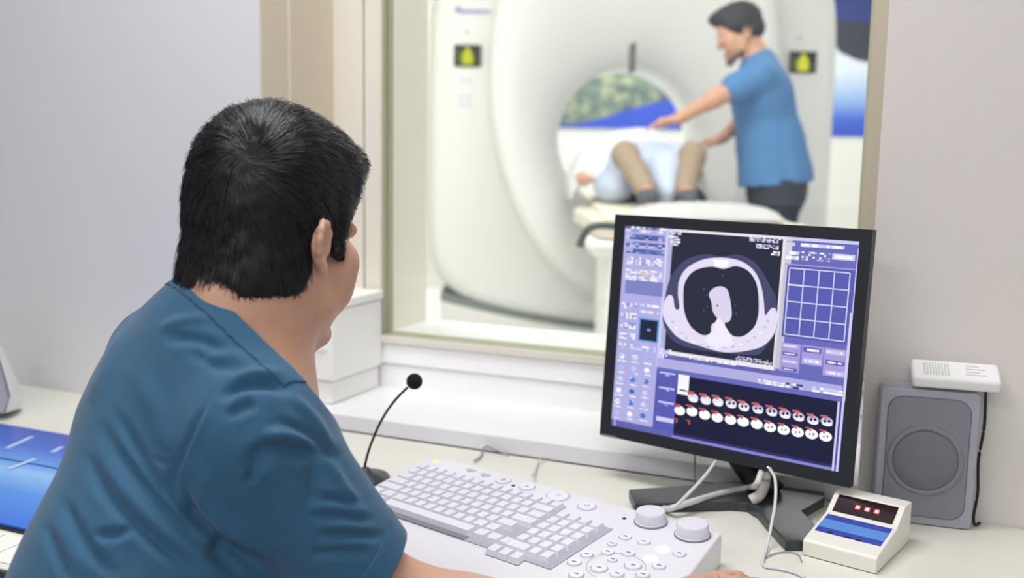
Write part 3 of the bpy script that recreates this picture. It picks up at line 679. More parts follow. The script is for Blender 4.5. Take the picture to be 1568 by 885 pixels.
cable('desk_cable', 'thin grey lead dropping behind the monitor from the sill', [(hy(1064, 700, Y0-.01)[0], Y0-.01, .80), (hy(1064, 712, Y0-.01)[0], Y0-.012, .76), (hy(1064, 722, Y0-.01)[0]+.004, Y0-.02, DZ+.004), dk(1075, 728, .004)], .0016, CG)
p = at(1152, 730, 1.47)
cc = empty('cable_clip', (p[0], p[1], DZ+.016)); tag(cc, 'pale plastic cable clip beside the monitor neck', 'cable clip')
tube(bm := bmesh.new(), [(.0, .0, .002), (.012, .004, .012), (.018, .006, .035), (.016, .006, .050)], .0085, 10, 6); obj('clip_body', bm, mat('clip_beige', (206, 205, 196), .5), cc, smooth=True)
# grey adapter box and folded leads behind the stand
ad = empty('power_adapter', tuple(hz(1078, 728, DZ)), math.radians(-14)); tag(ad, 'grey flat adapter box lying on the desk behind the monitor foot', 'adapter')
obj('body', BX(-.035, .05, -.012, .03, .0005, .022), mat('adapter_grey', (128, 128, 132), .4, noise=.05, nscale=60), ad, bevel=.004)
obj('lid', BX(-.034, .02, -.0118, .02, .0225, .027), mat('adapter_silver', (176, 176, 176), .3, metal=.3), ad, bevel=.002)
cable('adapter_lead', 'dark grey lead leaving the adapter behind the monitor stand', [tuple(hz(1105, 730, DZ+.012)), tuple(hz(1130, 726, DZ+.018)), tuple(hz(1150, 722, DZ+.006)), tuple(hz(1180, 726, DZ+.004))], .003, mat('lead_dark', (90, 90, 96), .5))

# ------------------------------------------------------------------ things at the left end of the desk
bl = empty('blue_folder', (-1.45, 1.105, DZ), 0); tag(bl, 'glossy bright blue printed folder lying open on the left of the desk', 'folder')
def gradmat(name, stops, axis=1, rough=.25):
    M = bpy.data.materials.new(name); M.use_nodes = True; N = M.node_tree; B = N.nodes['Principled BSDF']; B.inputs['Roughness'].default_value = rough
    tc = N.nodes.new('ShaderNodeTexCoord'); sp = N.nodes.new('ShaderNodeSeparateXYZ'); cr = N.nodes.new('ShaderNodeValToRGB')
    N.links.new(tc.outputs['Generated'], sp.inputs[0]); N.links.new(sp.outputs[axis], cr.inputs[0]); N.links.new(cr.outputs[0], B.inputs['Base Color'])
    e = cr.color_ramp.elements
    e[0].position = stops[0][0]; e[0].color = lin(stops[0][1]); e[1].position = stops[-1][0]; e[1].color = lin(stops[-1][1])
    for p_, c_ in stops[1:-1]: q_ = e.new(p_); q_.color = lin(c_)
    return M
obj('lower_leaf', BX(-.5, .45, -.176, .03, .004, .0075), gradmat('blue_print_low', [(0, (30, 104, 214)), (.5, (70, 140, 226)), (.85, (138, 190, 242)), (1, (90, 150, 230))]), bl)
obj('upper_leaf', BX(-.5, .45, .034, .182, .004, .0085), gradmat('blue_print_high', [(0, (94, 150, 232)), (.45, (46, 98, 206)), (1, (22, 72, 182))]), bl)
obj('backing', BX(-.5, .452, -.180, .184, .0005, .004), mat('folder_black', (22, 24, 30), .4), bl)
for (a_, b_) in (((10, 686), (50, 668)), ((12, 718), (54, 702)), ((80, 692), (95, 684))):
    bm = bmesh.new(); p0 = Vector(hz(*a_, DZ+.009)) - Vector((-1.45, 1.105, DZ)); p1 = Vector(hz(*b_, DZ+.009)) - Vector((-1.45, 1.105, DZ)); d_ = (p1-p0).normalized(); n_ = Vector((-d_.y, d_.x, 0))*.004
    vs = [bm.verts.new(Vector((q_.x, q_.y, z_))) for z_ in (.0086, .0090) for q_ in (p0-n_, p1-n_, p1+n_, p0+n_)]
    for q_ in ((0,3,2,1),(4,5,6,7),(0,1,5,4),(1,2,6,5),(2,3,7,6),(3,0,4,7)): bm.faces.new([vs[i] for i in q_])
    obj('printed_stroke', bm, mat('stroke_pale', (190, 215, 245), .3), bl)
rl = empty('paper_strip', (-1.25, .882, DZ)); tag(rl, 'white strip of ruled paper lying along the desk edge in front of the blue folder', 'paper')
obj('sheet', BX(-.35, .25, -.036, .036, .0005, .0016), mat('paper_white', (236, 236, 230), .6), rl)
bm = bmesh.new()
for i in range(13): bx(bm, -.33+i*.045, -.329+i*.045, -.034, .030, .0016, .0018)
obj('ruled_lines', bm, mat('rule_grey', (120, 120, 120), .6), rl)
dv = empty('desk_device', tuple(hz(-25, 640, DZ)), YAW); tag(dv, 'grey and white slanted plastic device standing at the far left end of the desk', 'device')
o_ = Vector(hz(-25, 640, DZ))
def dvp(px, py, d): 
    v_ = Vector(at(px, py, d)) - o_; c_, s_ = math.cos(-YAW), math.sin(-YAW); return (v_.x*c_-v_.y*s_, v_.x*s_+v_.y*c_, max(v_.z, .0006))
def dloft(name, A_, B_, m_):
    bm = bmesh.new(); a = [bm.verts.new(dvp(*p)) for p in A_]; b = [bm.verts.new(dvp(*p)) for p in B_]; n = len(a)
    bm.faces.new(a); bm.faces.new(b[::-1])
    for i in range(n): bm.faces.new((a[i], a[(i+1) % n], b[(i+1) % n], b[i]))
    obj(name, bm, m_, dv, bevel=.004, seg=3)
dloft('shell', [(-70, 632, 1.90), (6, 634, 1.90), (16, 610, 1.90), (-2, 548, 1.90), (-70, 480, 1.90)], [(-60, 620, 2.02), (26, 622, 2.02), (30, 600, 2.02), (2, 545, 2.02), (-60, 480, 2.02)], mat('device_grey', (176, 176, 180), .4))
dloft('white_rim', [(8, 633, 1.893), (33, 625, 1.96), (33, 600, 1.96), (2, 532, 1.96), (-6, 530, 1.893), (17, 606, 1.893)], [(8, 632, 1.905), (33, 622, 2.03), (33, 598, 2.03), (3, 531, 2.03), (-6, 529, 1.905), (17, 604, 1.905)], mat('device_white', (224, 224, 228), .4))
# ------------------------------------------------------------------ scanner gantry
GW = mat('gantry_white', (240, 242, 241), .35, noise=.008, nscale=2)
gc = at(967, 215, 5.0); ga = empty('scanner_gantry', (gc[0], gc[1], ZF), YAW)
tag(ga, 'huge white ring shaped medical scanner gantry standing behind the glass', 'medical scanner')
CZ = gc[2]-ZF
def gout(a, k=1.0, dr=0):
    """outline of the gantry in local x, z"""
    c, s = math.cos(a), math.sin(a); W_ = 1.045; 
    if s >= 0: n_ = 5.5; H_ = 1.05
    else: n_ = 9.0; H_ = .98
    # superellipse in direction a
    r = (abs(c/W_)**n_ + abs(s/H_)**n_)**(-1/n_)
    x, z = r*c, r*s
    if s < 0: z += .17*abs(x/W_)**1.6*min(1, abs(z)/.8)
    return x*(1-dr/W_), z*(1-dr/H_)
NA = 144; AN = [2*math.pi*i/NA for i in range(NA)]
def gell(a, s):      # between bore circle (s=1) and outer bulge ellipse (s=0)
    ex, ez = -.0+.74*math.cos(a), .33+1.17*math.sin(a)
    if ez < -.93: ez = -.93
    bx_, bz_ = .375*math.cos(a)+.01, .375*math.sin(a)+.010
    return ex*(1-s)+bx_*s, ez*(1-s)+bz_*s
rings = []
for y, dr in ((.90, .05), (.86, 0), (.10, 0), (.04, .015), (.01, .04), (0, .08)): rings.append([(*gout(a, dr=dr), y) for a in AN])
def clampin(a, s):
    x, z = gell(a, s); ox, oz = gout(a, dr=.10)
    return x, min(z, .96) if True else z
for s, y in ((-.01, -.0), (0, -.012), (.03, -.05), (.10, -.085), (.22, -.09), (.45, -.05), (.70, .03), (.88, .12), (.96, .18), (1.0, .24)): rings.append([(*clampin(a, s), y) for a in AN])
rings.append([(.385*math.cos(a)+.01, .385*math.sin(a)+.02, .80) for a in AN]); rings.append([(.42*math.cos(a)+.01, .42*math.sin(a)+.02, .90) for a in AN])
bm = bmesh.new(); RV = [[bm.verts.new((x, y, z+CZ)) for x, z, y in r] for r in rings]
for a, b in zip(RV, RV[1:]+RV[:1]):
    for i in range(NA): bm.faces.new((a[i], a[(i+1) % NA], b[(i+1) % NA], b[i]))
obj('gantry_cover', bm, GW, ga, smooth=True)
def gbot(x): 
    u = min(1, abs(x)/1.045); return -.98*(1-u**9)**(1/9) + .17*u**1.6
bm = bmesh.new(); bw_ = bmesh.new()
xs = np.linspace(-.97, .97, 41)
def gloft(bm, z0f, z1f, y0, y1):
    c0 = [[bm.verts.new((x, y0, z0f(x)+CZ)), bm.verts.new((x, y1, z0f(x)+CZ)), bm.verts.new((x, y1, z1f(x)+CZ)), bm.verts.new((x, y0, z1f(x)+CZ))] for x in xs]
    for a, b in zip(c0, c0[1:]):
        for i in range(4): bm.faces.new((a[i], a[(i+1) % 4], b[(i+1) % 4], b[i]))
    bm.faces.new(c0[0]); bm.faces.new(c0[-1][::-1])
bq = lambda x: max(-.98+.17*(abs(x)/1.045)**1.6, -.98)
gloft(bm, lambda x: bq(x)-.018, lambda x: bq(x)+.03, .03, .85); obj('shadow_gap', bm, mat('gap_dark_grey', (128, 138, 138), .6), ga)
gloft(bw_, lambda x: -CZ+.001, lambda x: bq(x)-.018, .02, .86); obj('floor_skirt', bw_, mat('skirt_white', (238, 238, 236), .45), ga)
def gl_(px, py, off=0):     # photo point on the gantry's front plane -> local x, z
    n = np.array([math.sin(YAW), -math.cos(YAW), 0]); d = ray(px, py); t_ = ((gc-CAM) @ n)/(d @ n); q = CAM+d*t_-gc
    return q @ np.array([math.cos(YAW), math.sin(YAW), 0]), q[2]+CZ
SCRD = mat('screen_black', (40, 46, 44), .3); YG_ = glow('screen_yellowgreen', (214, 222, 50), 1.0); YD = glow('screen_darkgreen', (120, 130, 40), .8)
def gpanel(px, py):
    x, z = gl_(px, py); o = obj('touch_panel', BX(x-.068, x+.068, -.012, .012, z-.055, z+.052), SCRD, ga, bevel=.004)
    bm = bmesh.new(); y = -.014
    P_ = [(-.026, -.045), (.026, -.045), (.028, .0), (.016, .022), (.010, .030), (.006, .042), (-.006, .042), (-.010, .030), (-.016, .022), (-.028, .0)]
    prism(bm, [(x+a, z+b) for a, b in P_], y, -.012, fn=lambda a, b, c: (a, c, b)); obj('figure_symbol', bm, YG_, o)
    bm = BX(x-.05, x-.032, y, -.012, z-.04, z+.02); bx(bm, x+.034, x+.046, y, -.012, z-.04, z-.01); obj('side_symbol', bm, YD, o)
gpanel(716, 85); gpanel(1229, 95)
BLU = mat('print_lavender', (150, 156, 212), .4)
x, z = gl_(695, 16); bm = bmesh.new()   # flowing maker's script on the cover (unreadably blurred in the photo)
sx_ = x
pts = []
for i in range(34):
    t_ = i/33; pts.append((x+.005+.18*t_, -.004, z-.004+.012*math.sin(i*1.9)*(1-.5*t_)+(.018 if i in (3, 4) else 0)))
tube(bm, pts, .0035, 6, 3); obj('script_lettering', bm, BLU, ga)
x, z = gl_(715, 49); obj('indicator', lathe(bmesh.new(), [(.009, 0), (.008, .004)], n=16, M=Matrix.Translation((x, -.001, z)) @ Matrix.Rotation(math.radians(90), 4, 'X')), mat('indicator_grey', (186, 186, 190), .5), ga)
x, z = gl_(1224, 58); obj('indicator', lathe(bmesh.new(), [(.009, 0), (.008, .004)], n=16, M=Matrix.Translation((x, -.001, z)) @ Matrix.Rotation(math.radians(90), 4, 'X')), mat('indicator_grey', (186, 186, 190), .5), ga)
PB = mat('pad_blue', (222, 228, 240), .5)
for px, py in ((706, 122), (718, 122), (706, 148), (718, 148), (706, 160), (718, 160)):
    x, z = gl_(px, py); obj('control_button', lathe(bmesh.new(), [(.016, 0), (.014, .004)], n=18, M=Matrix.Translation((x, -.001, z)) @ Matrix.Rotation(math.radians(90), 4, 'X')), PB, ga)
# laser window: dark slot in the cover above the bore
x, z = gl_(968, 88); obj('laser_slot', BX(x-.012, x+.012, -.07, .06, z-.075, z+.065), mat('slot_grey', (112, 108, 106), .5), ga, bevel=.004)

# ------------------------------------------------------------------ mural behind the scanner
def bwl(px, py):   # photo point on back wall -> local
    n = np.array([math.sin(YAW), -math.cos(YAW), 0]); d = ray(px, py); t_ = ((np.array(bc)-CAM) @ n)/(d @ n); q = CAM+d*t_-np.array(bc)
    return q @ np.array([math.cos(YAW), math.sin(YAW), 0]), q[2]+bc[2]-ZF
mz = bwl(960, 197)[1]
mu = empty('landscape_mural', (bc[0], bc[1], ZF), YAW); tag(mu, 'wide mural of green foliage over blue on the back wall, seen through the scanner ring', 'mural')
x0 = bwl(835, 190)[0]; x1 = bwl(1090, 190)[0]
BLM = mat('mural_blue', (44, 76, 190), .5, noise=.06, nscale=4)
GRM = bpy.data.materials.new('mural_foliage'); GRM.use_nodes = True; N = GRM.node_tree; B = N.nodes['Principled BSDF']; B.inputs['Roughness'].default_value = .6
tc = N.nodes.new('ShaderNodeTexCoord'); ns = N.nodes.new('ShaderNodeTexNoise'); ns.inputs['Scale'].default_value = 9; ns.inputs['Detail'].default_value = 6; cr = N.nodes.new('ShaderNodeValToRGB')
N.links.new(tc.outputs['Object'], ns.inputs[0]); N.links.new(ns.outputs[0], cr.inputs[0]); N.links.new(cr.outputs[0], B.inputs[0])
e = cr.color_ramp.elements; e[0].position = .36; e[0].color = lin((70, 88, 92)); e[1].position = .68; e[1].color = lin((170, 172, 134)); q_ = e.new(.52); q_.color = lin((112, 128, 116))
obj('foliage_area', BX(x0, x1, -.012, -.001, mz, mz+.75), GRM, mu)
bm = bmesh.new(); cv = [(855, 193), (885, 190), (920, 182), (955, 170), (990, 161), (1020, 153), (1040, 149), (1060, 150), (1090, 158)]
pts = [bwl(*p) for p in cv]; pts = [(x0, pts[0][1])] + pts[1:-1] + [(x1, pts[-1][1])]
prism(bm, [(x0, mz)] + [(x1, mz)] + pts[::-1], -.016, -.0125, fn=lambda a, b, c: (a, c, b)); obj('blue_area', bm, BLM, mu)
mu2 = empty('mountain_mural', (bc[0], bc[1], ZF), YAW); tag(mu2, 'mural panel of dark rock over white and blue, right of the scanner', 'mural')
xa = bwl(1262, 100)[0]; xb = bwl(1420, 100)[0]; z2 = bwl(1300, 209)[1]; zt = bwl(1300, -60)[1]
obj('sky_area', BX(xa, xb, -.012, -.001, z2, zt), gradmat('mural_sky', [(0, (40, 76, 196)), (.10, (60, 100, 208)), (.22, (150, 186, 236)), (.38, (222, 232, 244)), (1, (226, 234, 244))], axis=2, rough=.5), mu2)
bm = bmesh.new(); dk_ = [(1262, 60), (1275, 68), (1285, 80), (1298, 86), (1310, 92), (1330, 96), (1420, 120), (1420, 0), (1262, 0)]
prism(bm, [bwl(*p) for p in dk_], -.016, -.0125, fn=lambda a, b, c: (a, c, b)); obj('rock_area', bm, mat('mural_rock', (44, 50, 66), .6, noise=.5, nscale=6), mu2)
bm = bmesh.new(); prism(bm, [bwl(*p) for p in [(1262, 28), (1300, 34), (1420, 30), (1420, -60), (1262, -60)]], -.020, -.0165, fn=lambda a, b, c: (a, c, b)); obj('night_blue_area', bm, mat('mural_night', (32, 54, 128), .6, noise=.2, nscale=5), mu2)

# ------------------------------------------------------------------ patient table (long axis towards the viewer)
TC = mat('table_cream', (240, 234, 214), .5, noise=.01, nscale=6)
ta_ = at(1015, 300, 4.1); TZ = 1.045     # table top height
n3 = np.array([math.sin(YAW), -math.cos(YAW), 0]); r3 = np.array([math.cos(YAW), math.sin(YAW), 0])
pt = empty('patient_table', (ta_[0], ta_[1], ZF), YAW); tag(pt, 'cream topped scanner couch on a white pedestal, running out of the scanner ring', 'examination table')
TH_ = TZ-ZF   # local: +y away from the viewer, x right; local origin at depth ~4.1
def tloft(secs, name, m_, bevel=.01):
    bm = bmesh.new(); R_ = []
    for y, xa_, xb_, z0_, z1_ in secs: R_.append([bm.verts.new(p) for p in ((xa_, y, z0_), (xb_, y, z0_), (xb_, y, z1_), (xa_, y, z1_))])
    for a, b in zip(R_, R_[1:]):
        for i in range(4): bm.faces.new((a[i], a[(i+1) % 4], b[(i+1) % 4], b[i]))
    bm.faces.new(R_[0][::-1]); bm.faces.new(R_[-1]); return obj(name, bm, m_, pt, bevel=bevel)
tloft([(-.75, -.33, .40, TH_-.07, TH_-.012), (.2, -.36, .36, TH_-.07, TH_-.012), (.62, -.30, .30, TH_-.06, TH_-.012)], 'couch_frame', mat('couch_frame_cream', (238, 232, 216), .45))
tloft([(-.66, -.30, .34, TH_-.012, TH_+.004), (.3, -.27, .30, TH_-.012, TH_+.010), (.9, -.22, .22, TH_-.012, TH_+.010), (1.4, -.20, .20, TH_-.012, TH_+.010)], 'cradle', TC)
bm = bmesh.new(); R_ = []
for k in range(9):
    a = math.pi*k/8; hw = .27*(1-.10*(1-math.sin(a))); zz = TH_+.004+.055*math.sin(a); y = -.74+.30*k/8
    R_.append([bm.verts.new((.06-hw*math.cos(math.pi*j/10), y, TH_-.005+(zz-TH_+.005)*max(.12, math.sin(math.pi*j/10))**.6)) for j in range(11)])
for a, b in zip(R_, R_[1:]):
    for j in range(10): bm.faces.new((a[j], a[j+1], b[j+1], b[j]))
bmesh.ops.solidify(bm, geom=bm.faces[:], thickness=.008)
obj('foot_cushion', bm, mat('cushion_white', (244, 246, 248), .5), pt, smooth=True)
tloft([(-.78, -.30, .30, .0005, TH_-.10), (-.60, -.30, .30, .0005, TH_-.072), (.35, -.24, .24, .0005, TH_-.072)], 'pedestal', mat('pedestal_white', (246, 247, 248), .4), bevel=.03)
tloft([(-.80, -.36, .42, TH_-.13, TH_-.075), (-.4, -.36, .42, TH_-.12, TH_-.075)], 'end_panel', mat('pedestal_white', (246, 247, 248), .4), bevel=.02)
lx = lambda px, py, d: tuple((lambda q: (q @ r3, -(q @ n3), q[2]+ta_[2]-ZF))(at(px, py, d)-ta_))
bm = tube(bmesh.new(), [lx(887, 378, 3.28), lx(893, 362, 3.28), lx(902, 350, 3.28), lx(918, 345, 3.28), lx(944, 346, 3.28), lx(975, 347, 3.30)], .013, 10, 8); obj('grab_handle', bm, mat('handle_dark', (70, 82, 82), .45), pt, smooth=True)
# ------------------------------------------------------------------ people
def skin_mat(name, col, red):
    M = bpy.data.materials.new(name); M.use_nodes = True; N = M.node_tree; B = N.nodes['Principled BSDF']
    B.inputs['Roughness'].default_value = .5; B.inputs['Subsurface Weight'].default_value = .12; B.inputs['Subsurface Radius'].default_value = (.012, .005, .003); B.inputs['Subsurface Scale'].default_value = .5
    tc = N.nodes.new('ShaderNodeTexCoord'); n = N.nodes.new('ShaderNodeTexNoise'); n.inputs['Scale'].default_value = 35; n.inputs['Detail'].default_value = 6
    mx = N.nodes.new('ShaderNodeMix'); mx.data_type = 'RGBA'; mx.inputs[6].default_value = lin(col); mx.inputs[7].default_value = lin(red)
    N.links.new(tc.outputs['Object'], n.inputs[0]); N.links.new(n.outputs[0], mx.inputs[0]); N.links.new(mx.outputs[2], B.inputs[0])
    n2 = N.nodes.new('ShaderNodeTexNoise'); n2.inputs['Scale'].default_value = 500; bp = N.nodes.new('ShaderNodeBump'); bp.inputs['Strength'].default_value = .15; bp.inputs['Distance'].default_value = .001
    N.links.new(tc.outputs['Object'], n2.inputs[0]); N.links.new(n2.outputs[0], bp.inputs['Height']); N.links.new(bp.outputs[0], B.inputs['Normal'])
    return M
SKIN = skin_mat('skin', (206, 166, 142), (196, 146, 122)); SKINF = skin_mat('skin_far', (214, 168, 142), (204, 154, 128))
EYE = mat('eye_white', (235, 232, 228), .2); IRIS = mat('iris_brown', (60, 40, 28), .2)

def head(Fd, c, A, s=1.0, k=.012):
    """sculpt a head; c between the ears, A = columns right, forward, up"""
    def W(r, f, u): return np.asarray(c) + A @ (np.array([r, f, u])*s)
    E = lambda p, r, k_=k, cut=False, RR=None: Fd.ell(W(*p), np.array(r)*s, A if RR is None else A @ RR, k_*s, cut)
    K = lambda a, b, r1, r2=None, k_=k, cut=False: Fd.cap(W(*a), W(*b), r1*s, (r2 or r1)*s, k_*s, cut)
    E((0, -.010, .043), (.071, .090, .077)); E((0, .035, .045), (.062, .055, .058), .02)
    E((0, .040, -.025), (.057, .048, .066), .02)
    for g in (-1, 1):
        E((g*.046, .052, -.014), (.028, .028, .024), .015); E((g*.047, .046, -.042), (.024, .034, .036), .02)
        K((g*.055, .002, -.040), (g*.050, .020, -.070), .014, .014, .02); K((g*.050, .020, -.070), (g*.018, .074, -.096), .014, .013, .02)
        E((g*.032, .090, .006), (.017, .014, .011), .008, True)      # eye socket
        E((g*.032, .076, .004), (.0125, .0125, .0125), .004)          # lid over the eye
        K((g*.016, .092, .024), (g*.050, .074, .022), .007, .009, .01)  # brow ridge
        E((g*.011, .104, -.030), (.008, .009, .007), .006)
    K((0, .090, .014), (0, .110, -.026), .007, .010, .01)
    E((0, .084, -.098), (.022, .016, .016), .015)
    E((0, .094, -.058), (.023, .009, .005), .006); E((0, .092, -.070), (.019, .009, .006), .006); K((-.020, .104, -.0640), (.020, .104, -.0640), .0018, None, .003, True)
    for g in (-1, 1):      # ears
        ep = lambda f, u, o=0: (g*(.077+o-(f)*.16), f*1.0-.014, u*.80-.012)
        tr_ = [(.008, .006, .002), (.006, .020, .004), (-.004, .030, .006), (-.016, .029, .008), (-.023, .018, .010), (-.024, .004, .010), (-.020, -.010, .008), (-.012, -.021, .005), (-.003, -.029, .003), (.004, -.026, .001)]
        for a, b in zip(tr_, tr_[1:]): K(ep(*a), ep(*b), .0038, .0038, .004)
        R2 = np.array([[math.cos(g*.35), -math.sin(g*-.35)*0, 0], [0, 1, 0], [0, 0, 1]]) if False else None
        E(ep(-.007, .002, .001), (.0055, .014, .0215), .005)
        E(ep(-.008, .002, .009), (.006, .010, .015), .004, True)
        E(ep(.005, -.002, .004), (.004, .004, .006), .003); E(ep(0, -.026, .002), (.005, .007, .007), .004)
    return W
def hand(Fd, wr, A, s=1.0, side=1, curl=.5, k=.006, spread=.1, fc=(1, 1, 1, 1)):
    """A columns: right (thumb side when side=-1), forward (fingers), up (back of the hand)"""
    W = lambda r, f, u: np.asarray(wr) + A @ (np.array([r, f, u])*s)
    Fd.ell(W(0, .045, 0), np.array((.040, .052, .015))*s, A, .012*s); Fd.cap(W(0, -.02, 0), W(0, .02, 0), .024*s, .022*s, .015*s)
    Ls = (.072, .080, .074, .058)
    for i in range(4):
        r0 = (-.030+.020*i)*side*-1*-1; L = Ls[i]; x = (-.030+.020*i)*side
        a = np.array([x, .082-.004*abs(i-1.2), .002]); ang = -.15*fc[i]; p = a; rr = .0092
        K0 = (np.array([x*.75, .03, .002]), a); Fd.cap(W(*K0[0]), W(*K0[1]), .0105*s, .0095*s, k*s)
        for j, fr_ in enumerate((.46, .31, .23)):
            d = np.array([x*spread*6*.1, math.cos(ang), math.sin(ang)]); q = p + d*L*fr_
            Fd.cap(W(*p), W(*q), rr*s, (rr-.001)*s, .003*s); p = q; rr -= .001; ang -= curl*fc[i]
    p = np.array([-.026*side, .012, -.004]); 
    for (dx, dy, dz, L, r1, r2) in ((-.62, .75, -.2, .040, .015, .011), (-.45, .88, -.2, .032, .0105, .0095), (-.2, .95, -.2, .026, .0095, .008)):
        q = p + np.array([dx*side, dy, dz])*L; Fd.cap(W(*p), W(*q), r1*s, r2*s, .006*s); p = q
def eyes(parent, W, A, s, org):
    for g in (-1, 1):
        bm = bmesh.new(); bmesh.ops.create_uvsphere(bm, u_segments=20, v_segments=12, radius=.0105*s)
        q = W(g*.032, .0815, .004)
        for v in bm.verts: v.co += Vector(q) - org
        e = obj('eye', bm, EYE, parent, smooth=True)
        bm = bmesh.new(); bmesh.ops.create_uvsphere(bm, u_segments=16, v_segments=10, radius=.0052*s); q = W(g*.032, .0880, .004)
        for v in bm.verts: v.co += Vector(q) - org
        obj('iris', bm, IRIS, e, smooth=True)
def put_mesh(name, V, Q, m_, parent, org, smooth=True):
    return link(name, to_mesh(name, V - np.array(org), Q), m_, parent, smooth)

# ---- seated operator -------------------------------------------------------------------------
HC = at(416, 367, 1.07); HA = frame_axes(2, 13, -4); HS = 1.0
NB = at(352, 535, 1.05)                                   # base of the neck
RSH = at(392, 662, .965); LSH = at(258, 552, 1.20)        # shoulder joints
REL = at(575, 905, 1.01); RWR = at(985, 950, 1.03)       # right elbow, wrist
LEL = np.array([-.98, 1.06, .80]); LWR = np.array([-.94, 1.17, .775])
CH = at(322, 655, 1.08); WA = at(250, 860, 1.03); HIP = np.array([-.76, .60, .56])
fd2 = np.array([.52, .85, 0.]); rt2 = np.array([.85, -.52, 0.]); TA = frame_axes(31, 12, 0)
org = Vector((HIP[0], HIP[1], 0))
op = empty('seated_person', org)
tag(op, 'dark haired person in dark teal scrubs seated at the desk, looking through the window', 'person')
B = Field(grid(-1.02, .02, .0065, (-.78, -.55), .0027), grid(.38, 1.38, .0065, (.76, 1.02), .0030), grid(-.0, 1.36, .0075, (1.0, 1.32), .0030))
HW = head(B, HC, HA, HS)
B.cap(HW(0, -.022, -.02), HW(0, -.03, -.075), .054, .056, .025); B.cap(HW(0, -.03, -.07), NB, .056, .064, .03)
B.cap(NB, CH + np.array([0, 0, .03]), .066, .10, .05)
B.ell(CH, (.150, .095, .15), TA, .04); B.cap(CH, WA, .105, .11, .05); B.cap(WA, HIP, .105, .12, .05)
for sh in (RSH, LSH): B.cap(NB-np.array([0, 0, .03]), sh, .045, .048, .05)
B.cap(RSH, REL, .050, .040, .02); FM = at(715, 945, 1.02); B.cap(REL, FM, .041, .040, .02); B.cap(FM, RWR, .040, .026, .02)
B.cap(LSH, LEL, .048, .040, .02); B.cap(LEL, LWR, .040, .027, .02)
def hand_axes(fw, up=(0, 0, 1)):
    fw = np.asarray(fw, float); fw /= np.linalg.norm(fw); r_ = np.cross(fw, up); r_ /= np.linalg.norm(r_); return np.stack([r_, fw, np.cross(r_, fw)], 1)
hd_ = at(1120, 898, 1.06) - RWR; hand(B, RWR, hand_axes(hd_), 1.02, 1, .35, fc=(.8, .9, 1, 1.1))
hand(B, LWR, hand_axes((.6, .8, -.08)), 1.0, -1, .35)
KN = [HIP+np.array([.50*.85-.07, .50*.8, -.02]), HIP+np.array([.30*.85-.15, .50*.9+.03, -.02])]
HJ = [HIP+rt2*.10+np.array([0, 0, -.03]), HIP-rt2*.10+np.array([0, 0, -.03])]
KN = [HJ[0]+fd2*.40+np.array([0, 0, .0]), HJ[1]+fd2*.40]
AK = [k_+np.array([.02, .0, -.43]) for k_ in KN]
for a, b, c in zip(HJ, KN, AK):
    B.cap(a, b, .078, .056, .03); B.cap(b, c, .052, .034, .02); B.cap(c, c+fd2*.16+np.array([0, 0, -.055]), .034, .026, .02)
V, Q = B.mesh(2)
# jaw stubble shading is left to the light; small stubble tint mask in the material below
body = put_mesh('body', V, Q, SKIN, op, org)
eyes(body, HW, HA, HS, org)

# ---- scrub top
TEAL = bpy.data.materials.new('scrub_teal'); TEAL.use_nodes = True; N = TEAL.node_tree; Bs = N.nodes['Principled BSDF']
Bs.inputs['Roughness'].default_value = .8; Bs.inputs['Sheen Weight'].default_value = .15
tc = N.nodes.new('ShaderNodeTexCoord'); n1 = N.nodes.new('ShaderNodeTexNoise'); n1.inputs['Scale'].default_value = 60; mxx = N.nodes.new('ShaderNodeMix'); mxx.data_type = 'RGBA'
mxx.inputs[6].default_value = lin((36, 84, 118)); mxx.inputs[7].default_value = lin((44, 94, 128)); N.links.new(tc.outputs['Object'], n1.inputs[0]); N.links.new(n1.outputs[0], mxx.inputs[0]); N.links.new(mxx.outputs[2], Bs.inputs[0])
n2 = N.nodes.new('ShaderNodeTexNoise'); n2.inputs['Scale'].default_value = 900; bp = N.nodes.new('ShaderNodeBump'); bp.inputs['Strength'].default_value = .25; bp.inputs['Distance'].default_value = .0008
N.links.new(tc.outputs['Object'], n2.inputs[0]); N.links.new(n2.outputs[0], bp.inputs['Height']); N.links.new(bp.outputs[0], Bs.inputs['Normal'])
S = Field(grid(-1.06, -.36, .0048), grid(.40, 1.18, .0048), grid(.44, 1.20, .0048))
HEMC = at(598, 868, .985); adir = (REL-RSH)/np.linalg.norm(REL-RSH)
S.ell(CH, (.168, .115, .165), TA, .05); S.cap(CH, WA, .115, .124, .05); S.cap(WA, HIP, .124, .142, .05)
S.cap(NB+np.array([0, 0, .012]), CH, .075, .12, .05)
S.cap(NB+np.array([0, 0, -.010]), RSH, .056, .060, .05); S.cap(NB+np.array([0, 0, -.015]), LSH, .066, .062, .05)
S.cap(RSH, REL+adir*.06, .064, .058, .03); S.cap(LSH, LEL+(LEL-LSH)*.1, .066, .062, .03)
V, Q = S.mesh(3)
